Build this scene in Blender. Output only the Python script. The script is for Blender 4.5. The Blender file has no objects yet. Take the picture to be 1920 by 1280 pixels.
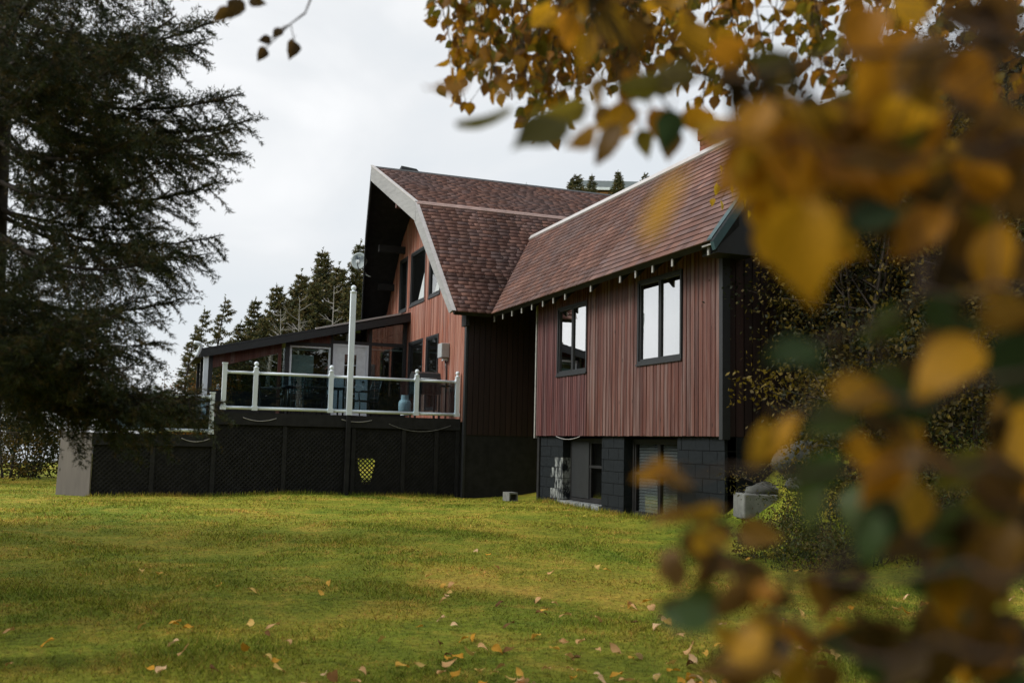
import bpy, math, random
import numpy as np
from mathutils import Vector, Matrix

rnd = random.Random(7)
rng = np.random.default_rng(7)
sc = bpy.context.scene
COL = sc.collection

# ------------------------------------------------------------------ camera
# world: X runs along the main ridge, Y along the wing, camera stands at (0, 0, 1.55)
F = 1867.0
CX, CY = 960.0, 640.0
R = np.array([[0.9341217, -0.05646316, -0.35246073],
              [-0.3562834, -0.08695308, -0.93032322],
              [0.02188144, 0.99461102, -0.10134165]])
CAM = np.array([0, 0, 1.55])
cd = bpy.data.cameras.new('camera')
cam = bpy.data.objects.new('camera', cd)
COL.objects.link(cam)
mw = Matrix([list(R[0]) + [0], list(R[1]) + [0], list(R[2]) + [1.55], [0, 0, 0, 1]])
cam.matrix_world = mw
cd.sensor_width = 36
cd.lens = 36 * F / 1920
cd.clip_start = 0.05
cd.clip_end = 3000
cd.dof.use_dof = True
cd.dof.focus_distance = 18.5
cd.dof.aperture_fstop = 2.4
sc.camera = cam


def at(x, y, Z):
    """a point Z metres in front of the camera, in the direction of photo pixel x, y"""
    return CAM + R @ (np.array([x - CX, -(y - CY), -F]) / F * Z)


def on(ax, val, x, y):
    d = R @ (np.array([x - CX, -(y - CY), -F]) / F)
    return CAM + (val - CAM[ax]) / d[ax] * d


# ------------------------------------------------------------------ sky and sun: bright overcast
SUN_EL, SUN_AZ = 38.0, 278.0            # azimuth clockwise from +Y: the light comes from the open side, -X
world = bpy.data.worlds.new('World')
sc.world = world
world.use_nodes = True
nt = world.node_tree
nt.nodes.clear()
out = nt.nodes.new('ShaderNodeOutputWorld')
sky = nt.nodes.new('ShaderNodeTexSky')
sky.sky_type = 'NISHITA'
sky.sun_disc = False
sky.sun_elevation = math.radians(SUN_EL)
sky.sun_rotation = math.radians(SUN_AZ)
bg1 = nt.nodes.new('ShaderNodeBackground')
bg1.inputs[1].default_value = 0.1
nt.links.new(sky.outputs[0], bg1.inputs[0])
tc = nt.nodes.new('ShaderNodeTexCoord')
mp = nt.nodes.new('ShaderNodeMapping')
mp.inputs['Scale'].default_value = (1.6, 1.6, 3.2)
nt.links.new(tc.outputs['Generated'], mp.inputs[0])
nz = nt.nodes.new('ShaderNodeTexNoise')
nz.inputs['Scale'].default_value = 1.7
nz.inputs['Detail'].default_value = 5
nz.inputs['Roughness'].default_value = 0.45
nz.inputs['Distortion'].default_value = 0.4
nt.links.new(mp.outputs[0], nz.inputs['Vector'])
cr = nt.nodes.new('ShaderNodeValToRGB')
e = cr.color_ramp.elements
e[0].position, e[0].color = 0.34, (0.625, 0.660, 0.690, 1)
e[1].position, e[1].color = 0.66, (0.835, 0.837, 0.840, 1)
m = cr.color_ramp.elements.new(0.5)
m.color = (0.700, 0.717, 0.732, 1)
nt.links.new(nz.outputs[0], cr.inputs[0])
bg2 = nt.nodes.new('ShaderNodeBackground')
bg2.inputs[1].default_value = 1.0
nt.links.new(cr.outputs[0], bg2.inputs[0])
mx = nt.nodes.new('ShaderNodeMixShader')
mx.inputs[0].default_value = 0.93
nt.links.new(bg1.outputs[0], mx.inputs[1])
nt.links.new(bg2.outputs[0], mx.inputs[2])
nt.links.new(mx.outputs[0], out.inputs[0])

sd = bpy.data.lights.new('sun', 'SUN')
sd.energy = 2.5
sd.angle = math.radians(22)
sd.color = (1.0, 0.97, 0.92)
so = bpy.data.objects.new('sun', sd)
COL.objects.link(so)
az, el = math.radians(SUN_AZ), math.radians(SUN_EL)
to_sun = Vector((math.sin(az) * math.cos(el), math.cos(az) * math.cos(el), math.sin(el)))
so.rotation_euler = to_sun.to_track_quat('Z', 'Y').to_euler()
so.location = to_sun * 60

sc.view_settings.view_transform = 'Standard'
sc.view_settings.look = 'None'
sc.view_settings.exposure = 0.35
sc.view_settings.gamma = 1.0
sc.view_settings.use_curve_mapping = False
sc.render.engine = 'CYCLES'
sc.cycles.use_denoising = True
sc.cycles.max_bounces = 8
sc.cycles.transparent_max_bounces = 12
sc.cycles.caustics_reflective = False
sc.cycles.caustics_refractive = False


# ------------------------------------------------------------------ helpers: objects
ORG = {}


def tag(o, label=None, cat=None, group=None, kind=None):
    if label: o['label'] = label
    if cat: o['category'] = cat
    if group: o['group'] = group
    if kind: o['kind'] = kind
    return o


def empty(name, loc, label=None, cat=None, group=None, rz=0.0):
    o = bpy.data.objects.new(name, None)
    o.empty_display_size = 0.1
    COL.objects.link(o)
    o.location = loc
    o.rotation_euler = (0, 0, rz)
    ORG[o.name] = np.array(loc, float)
    return tag(o, label, cat, group)


def link_mesh(name, me, parent=None, loc=(0, 0, 0)):
    o = bpy.data.objects.new(name, me)
    COL.objects.link(o)
    if parent is not None:
        o.parent = parent
        ORG[o.name] = ORG.get(parent.name, np.zeros(3)).copy()
    else:
        ORG[o.name] = np.array(loc, float)
    o.location = loc
    return o


def np_mesh(name, V, Fc, col=None, mat=None, smooth=False):
    """mesh from arrays; all faces have the same number of corners; col: per-face rgb"""
    me = bpy.data.meshes.new(name)
    V = np.asarray(V, np.float32); Fc = np.asarray(Fc, np.int32)
    n, k = Fc.shape
    me.vertices.add(len(V)); me.vertices.foreach_set('co', V.ravel())
    me.loops.add(n * k); me.loops.foreach_set('vertex_index', Fc.ravel())
    me.polygons.add(n)
    me.polygons.foreach_set('loop_start', np.arange(0, n * k, k, dtype=np.int32))
    me.polygons.foreach_set('loop_total', np.full(n, k, np.int32))
    if smooth:
        me.polygons.foreach_set('use_smooth', np.ones(n, bool))
    if col is not None:
        a = me.attributes.new('col', 'FLOAT_COLOR', 'FACE')
        c = np.ones((n, 4), np.float32); c[:, :3] = col
        a.data.foreach_set('color', c.ravel())
    me.update(calc_edges=True)
    if mat: me.materials.append(mat)
    return me


class MB:
    def __init__(self):
        self.v = []; self.f = []

    def add(self, vs, fs):
        b = len(self.v)
        self.v += [tuple(map(float, p)) for p in vs]
        self.f += [tuple(i + b for i in q) for q in fs]
        return self

    def box(self, x0, x1, y0, y1, z0, z1):
        x0, x1 = min(x0, x1), max(x0, x1); y0, y1 = min(y0, y1), max(y0, y1); z0, z1 = min(z0, z1), max(z0, z1)
        return self.add([(x0, y0, z0), (x1, y0, z0), (x1, y1, z0), (x0, y1, z0), (x0, y0, z1), (x1, y0, z1), (x1, y1, z1), (x0, y1, z1)],
                        [(0, 3, 2, 1), (4, 5, 6, 7), (0, 1, 5, 4), (1, 2, 6, 5), (2, 3, 7, 6), (3, 0, 4, 7)])

    def hexa(self, a, b):
        """solid between two quads a and b (four points each, same order)"""
        return self.add(list(a) + list(b), [(3, 2, 1, 0), (4, 5, 6, 7), (0, 1, 5, 4), (1, 2, 6, 5), (2, 3, 7, 6), (3, 0, 4, 7)])

    def prism(self, pts, d):
        """polygon pts extruded by vector d"""
        n = len(pts); d = np.array(d, float)
        vs = [np.array(p, float) for p in pts]
        vs2 = [p + d for p in vs]
        fs = [tuple(range(n))[::-1], tuple(range(n, 2 * n))]
        fs += [(i, (i + 1) % n, n + (i + 1) % n, n + i) for i in range(n)]
        return self.add(vs + vs2, fs)

    def bar(self, p, q, w, h=None, up=(0, 0, 1)):
        """rectangular bar from p to q"""
        h = h or w
        p = Vector(p); q = Vector(q); d = (q - p).normalized(); u = Vector(up)
        if abs(d.dot(u)) > 0.98: u = Vector((0, 1, 0))
        s = d.cross(u).normalized(); u = s.cross(d).normalized()
        a = [p + s * (w / 2 * i) + u * (h / 2 * j) for i, j in ((-1, -1), (1, -1), (1, 1), (-1, 1))]
        b = [x + (q - p) for x in a]
        return self.hexa(a, b)

    def tube(self, pts, rad, n=8, cap=True):
        pts = [Vector(p) for p in pts]
        rs = rad if hasattr(rad, '__len__') else [rad] * len(pts)
        base = len(self.v); ref = None
        for i, p in enumerate(pts):
            d = (pts[min(i + 1, len(pts) - 1)] - pts[max(i - 1, 0)])
            d = d.normalized() if d.length > 1e-9 else Vector((0, 0, 1))
            if ref is None:
                ref = d.orthogonal().normalized()
            s = (ref - d * ref.dot(d))
            s = s.normalized() if s.length > 1e-6 else d.orthogonal().normalized()
            ref = s; t = d.cross(s)
            for k in range(n):
                a = 2 * math.pi * k / n
                self.v.append(tuple(p + (s * math.cos(a) + t * math.sin(a)) * rs[i]))
        for i in range(len(pts) - 1):
            for k in range(n):
                a = base + i * n + k; b = base + i * n + (k + 1) % n
                self.f.append((a, b, b + n, a + n))
        if cap:
            self.f.append(tuple(base + k for k in range(n))[::-1])
            self.f.append(tuple(base + (len(pts) - 1) * n + k for k in range(n)))
        return self

    def lathe(self, prof, c=(0, 0, 0), n=16):
        """profile of (radius, z) turned about the vertical through c"""
        base = len(self.v)
        for r, z in prof:
            for k in range(n):
                a = 2 * math.pi * k / n
                self.v.append((c[0] + max(r, 1e-4) * math.cos(a), c[1] + max(r, 1e-4) * math.sin(a), c[2] + z))
        for i in range(len(prof) - 1):
            for k in range(n):
                a = base + i * n + k; b = base + i * n + (k + 1) % n
                self.f.append((a, b, b + n, a + n))
        self.f.append(tuple(base + k for k in range(n))[::-1])
        self.f.append(tuple(base + (len(prof) - 1) * n + k for k in range(n)))
        return self

    def build(self, name, mat, parent=None, smooth=False, local=False, bevel=0.0):
        org = np.zeros(3)
        if parent is not None and not local:
            org = ORG.get(parent.name, np.zeros(3))
        me = bpy.data.meshes.new(name)
        V = (np.array(self.v) - org).tolist()
        me.from_pydata(V, [], self.f)
        if smooth:
            me.polygons.foreach_set('use_smooth', [True] * len(me.polygons))
        me.materials.append(mat)
        me.update()
        o = link_mesh(name, me, parent)
        if bevel:
            b = o.modifiers.new('edge', 'BEVEL'); b.width = bevel; b.segments = 2; b.limit_method = 'ANGLE'
        return o


def copy_tree(o, parent=None):
    c = o.copy(); COL.objects.link(c); c.parent = parent
    for ch in list(o.children): copy_tree(ch, c)
    return c


# ------------------------------------------------------------------ helpers: materials
def principled(name):
    m = bpy.data.materials.new(name)
    m.use_nodes = True
    t = m.node_tree
    return m, t, t.nodes['Principled BSDF']


def N(t, kind, **kw):
    n = t.nodes.new(kind)
    for k, v in kw.items():
        if k in n.inputs: n.inputs[k].default_value = v
        else: setattr(n, k, v)
    return n


def ramp(t, fac, stops):
    r = t.nodes.new('ShaderNodeValToRGB')
    el_ = r.color_ramp.elements
    while len(el_) > 1: el_.remove(el_[-1])
    el_[0].position = stops[0][0]; el_[0].color = (*stops[0][1], 1)
    for p, c in stops[1:]:
        x = el_.new(p); x.color = (*c, 1)
    t.links.new(fac, r.inputs[0])
    return r.outputs[0]


def noise(t, scale, detail=4, rough=0.55, coord='Object', mapscale=(1, 1, 1), vec=None, dist=0.0):
    if vec is None:
        if coord == 'World':
            vec = N(t, 'ShaderNodeNewGeometry').outputs['Position']
        else:
            vec = N(t, 'ShaderNodeTexCoord').outputs[coord]
    mp_ = t.nodes.new('ShaderNodeMapping')
    mp_.inputs['Scale'].default_value = mapscale
    t.links.new(vec, mp_.inputs[0])
    n = t.nodes.new('ShaderNodeTexNoise')
    n.inputs['Scale'].default_value = scale
    n.inputs['Detail'].default_value = detail
    n.inputs['Roughness'].default_value = rough
    n.inputs['Distortion'].default_value = dist
    t.links.new(mp_.outputs[0], n.inputs['Vector'])
    return n.outputs[0]


def mixc(t, fac, a, b, blend='MIX'):
    x = t.nodes.new('ShaderNodeMix'); x.data_type = 'RGBA'; x.blend_type = blend
    for s, v in ((0, fac), (6, a), (7, b)):
        if isinstance(v, (int, float)): x.inputs[s].default_value = v
        elif isinstance(v, tuple): x.inputs[s].default_value = (*v, 1) if len(v) == 3 else v
        else: t.links.new(v, x.inputs[s])
    return x.outputs[2]


def bump(t, bs, h, strength=0.3, dist=0.01):
    b = t.nodes.new('ShaderNodeBump')
    b.inputs['Strength'].default_value = strength
    b.inputs['Distance'].default_value = dist
    t.links.new(h, b.inputs['Height'])
    t.links.new(b.outputs[0], bs.inputs['Normal'])


def plain(name, c, rough=0.6, var=0.15, scale=8, metal=0.0, bmp=0.1, spec=0.5):
    m, t, b = principled(name)
    n = noise(t, scale, 6, 0.6)
    lo = tuple(x * (1 - var) for x in c); hi = tuple(min(1, x * (1 + var)) for x in c)
    t.links.new(ramp(t, n, [(0.3, lo), (0.7, hi)]), b.inputs['Base Color'])
    b.inputs['Roughness'].default_value = rough
    b.inputs['Metallic'].default_value = metal
    b.inputs['Specular IOR Level'].default_value = spec
    if bmp: bump(t, b, n, bmp, 0.01)
    return m


def wood(name, dark, mid, pale, rough=0.62, grain=(26, 26, 1.1), spec=0.4, weather=None):
    """stained boards: every board has its own tone, grain runs up the board"""
    m, t, b = principled(name)
    oi = N(t, 'ShaderNodeObjectInfo')
    geo = N(t, 'ShaderNodeNewGeometry')
    off = N(t, 'ShaderNodeVectorMath', operation='SCALE')
    t.links.new(geo.outputs['Position'], off.inputs[0]); off.inputs['Scale'].default_value = 1.0
    addv = N(t, 'ShaderNodeVectorMath', operation='ADD')
    cmb = N(t, 'ShaderNodeCombineXYZ')
    ml = N(t, 'ShaderNodeMath', operation='MULTIPLY'); ml.inputs[1].default_value = 37.0
    t.links.new(oi.outputs['Random'], ml.inputs[0])
    for k in range(3): t.links.new(ml.outputs[0], cmb.inputs[k])
    t.links.new(off.outputs[0], addv.inputs[0]); t.links.new(cmb.outputs[0], addv.inputs[1])
    g = noise(t, 1.0, 7, 0.62, vec=addv.outputs[0], mapscale=grain, dist=0.6)
    w = noise(t, 0.9, 4, 0.6, coord='World', mapscale=(1, 1, 0.55))
    tone = N(t, 'ShaderNodeMath', operation='MULTIPLY_ADD')
    tone.inputs[1].default_value = 0.32
    t.links.new(oi.outputs['Random'], tone.inputs[0]); 
    gg = N(t, 'ShaderNodeMath', operation='MULTIPLY'); gg.inputs[1].default_value = 0.78
    t.links.new(g, gg.inputs[0]); t.links.new(gg.outputs[0], tone.inputs[2])
    c = ramp(t, tone.outputs[0], [(0.2, dark), (0.55, mid), (0.9, pale)])
    grey = ramp(t, w, [(0.42, (1, 1, 1)), (0.72, (0.90, 0.90, 0.91))])
    c = mixc(t, 1.0, c, grey, 'MULTIPLY')
    if weather:
        ws = noise(t, 1.0, 5, 0.6, vec=addv.outputs[0], mapscale=(9, 9, 0.45))
        c = mixc(t, ramp(t, ws, [(0.48, (0, 0, 0)), (0.66, (0.75, 0.75, 0.75))]), c, weather)
        os_ = noise(t, 1.0, 4, 0.6, vec=addv.outputs[0], mapscale=(7, 7, 0.8), dist=0.5)
        c = mixc(t, ramp(t, os_, [(0.56, (0, 0, 0)), (0.70, (0.7, 0.7, 0.7))]), c, tuple(x * k for x, k in zip(mid, (1.25, 0.95, 0.6))))
    kn = N(t, 'ShaderNodeTexVoronoi'); kn.inputs['Scale'].default_value = 1.0
    mk = N(t, 'ShaderNodeMapping'); mk.inputs['Scale'].default_value = (5, 5, 2.2)
    t.links.new(addv.outputs[0], mk.inputs[0]); t.links.new(mk.outputs[0], kn.inputs['Vector'])
    knot = ramp(t, kn.outputs['Distance'], [(0.05, (0.25, 0.2, 0.18)), (0.11, (1, 1, 1))])
    c = mixc(t, 0.8, c, knot, 'MULTIPLY')
    t.links.new(c, b.inputs['Base Color'])
    b.inputs['Roughness'].default_value = rough
    b.inputs['Specular IOR Level'].default_value = spec
    bump(t, b, g, 0.35, 0.004)
    return m


def coloured(name, src, rough=0.8, mottled=0.25, scale=40, transl=0.0, spec=0.3, bmp=0.2, gain=1.0):
    """colour from the object's own colour (src 'obj') or from the 'col' attribute, plus fine mottling"""
    m, t, b = principled(name)
    if src == 'obj': c = N(t, 'ShaderNodeObjectInfo').outputs['Color']
    else:
        a = N(t, 'ShaderNodeAttribute'); a.attribute_name = 'col'; c = a.outputs['Color']
    n = noise(t, scale, 4, 0.6, coord='World' if src == 'attr' else 'Object')
    k = ramp(t, n, [(0.3, (1 - mottled,) * 3), (0.7, (1 + mottled * 0.6,) * 3)])
    c = mixc(t, 1.0, c, k, 'MULTIPLY')
    t.links.new(c, b.inputs['Base Color'])
    b.inputs['Roughness'].default_value = rough
    b.inputs['Specular IOR Level'].default_value = spec
    if bmp: bump(t, b, n, bmp, 0.004)
    if transl:
        tr = N(t, 'ShaderNodeBsdfTranslucent')
        t.links.new(c, tr.inputs[0])
        ms = N(t, 'ShaderNodeMixShader'); ms.inputs[0].default_value = transl
        t.links.new(b.outputs[0], ms.inputs[1]); t.links.new(tr.outputs[0], ms.inputs[2])
        t.links.new(ms.outputs[0], t.nodes['Material Output'].inputs[0])
    return m


def glass(name, refl, tint=(1, 1, 1), rough=0.0, wavy=0.0):
    """thin pane: mostly see-through, with a mirror share that grows at grazing angles"""
    m, t, b = principled(name)
    t.nodes.remove(b)
    tr = N(t, 'ShaderNodeBsdfTransparent'); tr.inputs[0].default_value = (*tint, 1)
    gl = N(t, 'ShaderNodeBsdfGlossy'); gl.inputs[0].default_value = (1, 1, 1, 1); gl.inputs['Roughness'].default_value = rough
    lw = N(t, 'ShaderNodeLayerWeight'); lw.inputs[0].default_value = 0.5
    k = N(t, 'ShaderNodeMapRange')
    k.inputs[1].default_value = 0.0; k.inputs[2].default_value = 1.0
    k.inputs[3].default_value = refl * 0.4; k.inputs[4].default_value = min(1, refl * 1.25)
    t.links.new(lw.outputs['Facing'], k.inputs[0])
    if wavy:
        n = noise(t, 2.2, 2, 0.5)
        bp = N(t, 'ShaderNodeBump'); bp.inputs['Strength'].default_value = wavy; bp.inputs['Distance'].default_value = 0.01
        t.links.new(n, bp.inputs['Height']); t.links.new(bp.outputs[0], gl.inputs['Normal'])
    ms = N(t, 'ShaderNodeMixShader')
    t.links.new(k.outputs[0], ms.inputs[0]); t.links.new(tr.outputs[0], ms.inputs[1]); t.links.new(gl.outputs[0], ms.inputs[2])
    t.links.new(ms.outputs[0], t.nodes['Material Output'].inputs[0])
    return m


M = {}
M['siding'] = wood('red_cedar_siding', (0.022, 0.006, 0.005), (0.094, 0.031, 0.022), (0.195, 0.092, 0.070), weather=(0.180, 0.122, 0.110))
M['siding_red'] = wood('purple_red_siding', (0.024, 0.007, 0.008), (0.078, 0.022, 0.021), (0.150, 0.055, 0.050), weather=(0.145, 0.085, 0.082))
M['siding_gable'] = wood('orange_cedar_siding', (0.10, 0.028, 0.016), (0.26, 0.088, 0.053), (0.40, 0.200, 0.140), weather=(0.39, 0.245, 0.20))
M['siding_dark'] = wood('dark_shaded_siding', (0.010, 0.005, 0.005), (0.026, 0.012, 0.011), (0.048, 0.022, 0.02))  # darker siding: shade on the camera-facing walls is part of its colour
M['black_wood'] = plain('black_stained_wood', (0.019, 0.019, 0.0195), 0.75, 0.35, 6, spec=0.2)
M['black_trim'] = plain('charcoal_trim', (0.016, 0.018, 0.020), 0.55, 0.2, 10)
M['fascia'] = wood('weathered_grey_fascia', (0.20, 0.20, 0.20), (0.30, 0.30, 0.30), (0.42, 0.42, 0.41), grain=(3, 3, 14))
M['drip'] = plain('pale_metal_edge', (0.44, 0.42, 0.41), 0.45, 0.1, 5)
M['teal'] = plain('teal_metal_rake', (0.020, 0.058, 0.064), 0.45, 0.2, 5)
M['break'] = plain('pinkish_flashing', (0.36, 0.25, 0.22), 0.6, 0.2, 4)
M['rafter'] = plain('pale_weathered_rafter', (0.26, 0.255, 0.24), 0.8, 0.3, 14)
M['white'] = plain('white_painted_vinyl', (0.70, 0.77, 0.83), 0.4, 0.06, 3, bmp=0.02)
M['white_dirty'] = plain('white_painted_wood', (0.72, 0.79, 0.83), 0.5, 0.12, 6)
M['shingle_obj'] = coloured('asphalt_shingle', 'obj', 0.9, 0.3, 60, bmp=0.4)
M['shingle_attr'] = coloured('asphalt_shingle_field', 'attr', 0.9, 0.3, 60, bmp=0.4)
M['glass_sky'] = glass('reflective_window_glass', 0.82, (0.6, 0.65, 0.66), wavy=0.08)
M['glass_dark'] = glass('dark_window_glass', 0.30, (0.7, 0.72, 0.72), wavy=0.05)
M['glass_clear'] = glass('clear_glass', 0.17, (0.90, 0.93, 0.93))
M['glass_smoke'] = glass('smoked_blue_glass', 0.16, (0.46, 0.58, 0.62))
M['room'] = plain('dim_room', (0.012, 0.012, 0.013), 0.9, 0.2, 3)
M['blind'] = plain('white_blind', (0.50, 0.53, 0.54), 0.6, 0.05, 3)
M['inside_wood'] = wood('varnished_interior_wood', (0.20, 0.085, 0.025), (0.36, 0.17, 0.055), (0.50, 0.27, 0.11))
M['pale_sheet'] = plain('pale_curtain', (0.66, 0.75, 0.76), 0.8, 0.1, 4)
M['metal_black'] = plain('black_powder_coated_metal', (0.012, 0.012, 0.013), 0.4, 0.2, 20)
M['grey_metal'] = plain('grey_metal_box', (0.36, 0.39, 0.40), 0.45, 0.08, 6)
M['concrete'] = plain('weathered_concrete', (0.15, 0.155, 0.145), 0.9, 0.3, 9, bmp=0.5)
M['rock'] = plain('lichen_rock', (0.085, 0.088, 0.078), 0.95, 0.55, 3.5, bmp=0.9)
M['plywood'] = wood('weathered_grey_plywood', (0.13, 0.115, 0.105), (0.20, 0.175, 0.16), (0.28, 0.25, 0.23), grain=(9, 9, 0.8))
M['brick'] = coloured('red_brick', 'obj', 0.85, 0.3, 30, bmp=0.4)
M['mortar'] = plain('pale_mortar', (0.34, 0.30, 0.27), 0.95, 0.2, 20)
M['bark'] = plain('dark_bark', (0.045, 0.034, 0.026), 0.95, 0.4, 18, bmp=0.8)
M['bark_grey'] = plain('bleached_dead_wood', (0.30, 0.285, 0.27), 0.9, 0.25, 14, bmp=0.5)
M['birch_bark'] = plain('white_birch_bark', (0.50, 0.47, 0.42), 0.8, 0.45, 7, bmp=0.4)
M['twig'] = plain('brown_twig', (0.035, 0.022, 0.016), 0.8, 0.3, 30, spec=0.2)
M['needle'] = coloured('spruce_needles', 'attr', 0.7, 0.25, 8, transl=0.2, bmp=0)
M['leaf_attr'] = coloured('small_leaves', 'attr', 0.6, 0.3, 20, transl=0.45, bmp=0)
M['leaf_obj'] = coloured('birch_leaf', 'obj', 0.5, 0.45, 28, transl=0.66, bmp=0.1)
M['leaf_dry'] = coloured('fallen_leaf', 'obj', 0.75, 0.25, 45, transl=0.15, bmp=0.2, spec=0.08)


def block_paint(name, peel):
    """charcoal paint on concrete block; peel > 0 lets chalky old paint show"""
    m, t, b = principled(name)
    n = noise(t, 14, 6, 0.6, coord='World')
    c = ramp(t, n, [(0.3, (0.0085, 0.0110, 0.0130)), (0.7, (0.0150, 0.0185, 0.0215))])
    if peel:
        p = noise(t, 6, 6, 0.7, coord='World', mapscale=(1, 2.6, 0.7))
        k = ramp(t, p, [(0.56 - peel * 0.16, (0, 0, 0)), (0.66 - peel * 0.16, (1, 1, 1))])
        c = mixc(t, k, c, (0.25, 0.265, 0.26))
    t.links.new(c, b.inputs['Base Color'])
    b.inputs['Roughness'].default_value = 0.85
    b.inputs['Specular IOR Level'].default_value = 0.15
    bump(t, b, n, 0.4, 0.006)
    return m


M['block'] = block_paint('painted_block', 0)
M['block_peel'] = block_paint('peeling_block', 0.55)
M['sill_peel'] = block_paint('peeling_sill', 0.9)


def emit(name, c, s):
    m, t, b = principled(name)
    b.inputs['Base Color'].default_value = (*c, 1)
    b.inputs['Emission Color'].default_value = (*c, 1)
    b.inputs['Emission Strength'].default_value = s
    return m


M['lamp'] = emit('lit_globe', (1.0, 0.86, 0.78), 1.6)


def lawn_colour(t):
    """mown autumn lawn: green with straw-coloured and mossy patches"""
    big = noise(t, 0.33, 5, 0.62, coord='World', dist=0.9)
    mid = noise(t, 1.5, 6, 0.7, coord='World', dist=0.5)
    fine = noise(t, 17, 4, 0.7, coord='World')
    c = ramp(t, big, [(0.30, (0.090, 0.170, 0.016)), (0.45, (0.185, 0.228, 0.027)), (0.58, (0.285, 0.268, 0.036)), (0.69, (0.500, 0.345, 0.075))])
    c2 = ramp(t, mid, [(0.30, (0.050, 0.105, 0.014)), (0.50, (0.200, 0.228, 0.028)), (0.68, (0.470, 0.310, 0.070))])
    c = mixc(t, 0.55, c, c2)
    k = ramp(t, fine, [(0.3, (0.70, 0.68, 0.66)), (0.7, (1.70, 1.66, 1.5))])
    return mixc(t, 1.0, c, k, 'MULTIPLY'), fine


m, t, b = principled('lawn_soil')
c, fine = lawn_colour(t)
c = mixc(t, 1.0, c, (0.86, 0.84, 0.80), 'MULTIPLY')
t.links.new(c, b.inputs['Base Color']); b.inputs['Roughness'].default_value = 0.95; b.inputs['Specular IOR Level'].default_value = 0.1
bump(t, b, fine, 0.8, 0.03)
M['lawn'] = m
m, t, b = principled('grass_blade')
c, fine = lawn_colour(t)
a = N(t, 'ShaderNodeAttribute'); a.attribute_name = 'col'
c = mixc(t, 1.0, c, a.outputs['Color'], 'MULTIPLY')
t.links.new(c, b.inputs['Base Color']); b.inputs['Roughness'].default_value = 0.75; b.inputs['Specular IOR Level'].default_value = 0.15
tr = N(t, 'ShaderNodeBsdfTranslucent'); t.links.new(c, tr.inputs[0])
ms = N(t, 'ShaderNodeMixShader'); ms.inputs[0].default_value = 0.35
t.links.new(b.outputs[0], ms.inputs[1]); t.links.new(tr.outputs[0], ms.inputs[2])
t.links.new(ms.outputs[0], t.nodes['Material Output'].inputs[0])
M['grass'] = m
m, t, b = principled('sea_water')
b.inputs['Base Color'].default_value = (0.10, 0.13, 0.15, 1); b.inputs['Roughness'].default_value = 0.12
bump(t, b, noise(t, 0.6, 5, 0.6, coord='World'), 0.4, 0.3)
M['sea'] = m


# ------------------------------------------------------------------ ground
def S(x):
    x = np.clip(x, 0, 1); return x * x * (3 - 2 * x)


def ground_z(x, y):
    x = np.asarray(x, float); y = np.asarray(y, float)
    z = 0.29 * S(y / 19)
    keep = 1 - 0.95 * S((y - 12.6) / 3.5) * S((10.5 - x) / 1.5)
    z = z + 1.7 * S((x - 7.4) / 3.2) * S((y - 6.5) / 6.0) * keep
    z = z + 5.0 * S((x - 10) / 16) * S((y + 4) / 14)
    z = z + 8.0 * S((x - 4) / 26) * S((y - 34) / 24)
    z = z - 8.0 * S((-x + 4) / 26) * S((y - 44) / 40)
    z = z + 0.03 * np.sin(x * 0.9 + 1.3) * np.cos(y * 0.7) + 0.015 * np.sin(x * 2.3 + y * 1.7)
    return z


def grid_axis(lo, hi, fine_lo, fine_hi, step, coarse):
    a = list(np.arange(fine_lo, fine_hi, step))
    x = fine_hi; s = step
    r = []
    while x < hi: r.append(x); s = min(s * 1.25, coarse); x += s
    x = fine_lo; s = step; l = []
    while x > lo:
        s = min(s * 1.25, coarse); x -= s; l.append(x)
    return np.array(l[::-1] + a + r + [hi])


gx = grid_axis(-900, 900, -8, 16, 0.4, 60)
gy = grid_axis(-300, 1400, 0, 34, 0.4, 60)
GX, GY = np.meshgrid(gx, gy)
V = np.stack([GX, GY, ground_z(GX, GY)], -1).reshape(-1, 3)
nx, ny = len(gx), len(gy)
i = (np.arange(ny - 1)[:, None] * nx + np.arange(nx - 1)[None, :]).ravel()
Fq = np.stack([i, i + 1, i + 1 + nx, i + nx], -1)
g = link_mesh('ground', np_mesh('ground', V, Fq, mat=M['lawn'], smooth=True))
tag(g, 'mown green and straw coloured lawn sloping up to the house', 'lawn', kind='structure')
sea = MB().add([(-2500, 60, -4.5), (60, 60, -4.5), (60, 2600, -4.5), (-2500, 2600, -4.5)], [(0, 1, 2, 3)]).build('sea', M['sea'])
tag(sea, 'pale grey sea beyond the lawn and bushes', 'sea', kind='structure')

# grass blades standing on the lawn
nb = 380000
Zb = np.exp(rng.uniform(np.log(4.6), np.log(27), nb))
lat = rng.uniform(-1, 1, nb) * (0.58 * Zb + 1.0)
fx, fy = -R[0, 2], -R[1, 2]
ln = math.hypot(fx, fy); fx /= ln; fy /= ln
bx_ = fx * Zb + fy * lat; by_ = fy * Zb - fx * lat
ok = ~((bx_ > 8.25) & (by_ > 12.85)) & ~((by_ > 22.5) & (bx_ > -0.9) & (bx_ < 9)) & ~((by_ > 22.4) & (bx_ > 7))
Zb, bx_, by_ = Zb[ok], bx_[ok], by_[ok]
nb = len(Zb)
bz_ = ground_z(bx_, by_) - 0.004
an = rng.uniform(0, 2 * np.pi, nb)
tuft = 0.75 + 0.5 * np.sin(bx_ * 2.1 + 1.7 * np.sin(by_ * 1.3)) * np.sin(by_ * 1.9 + 1.1 * np.sin(bx_ * 1.6))
hh = rng.uniform(0.016, 0.042, nb) * (0.8 + 1.1 * rng.random(nb) ** 6) * np.clip(tuft, .5, 1.2)
ww = rng.uniform(0.0028, 0.0055, nb) * np.clip(Zb / 7, 1, 3.2)
lean = rng.uniform(0.2, 1.3, nb) * hh
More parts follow.
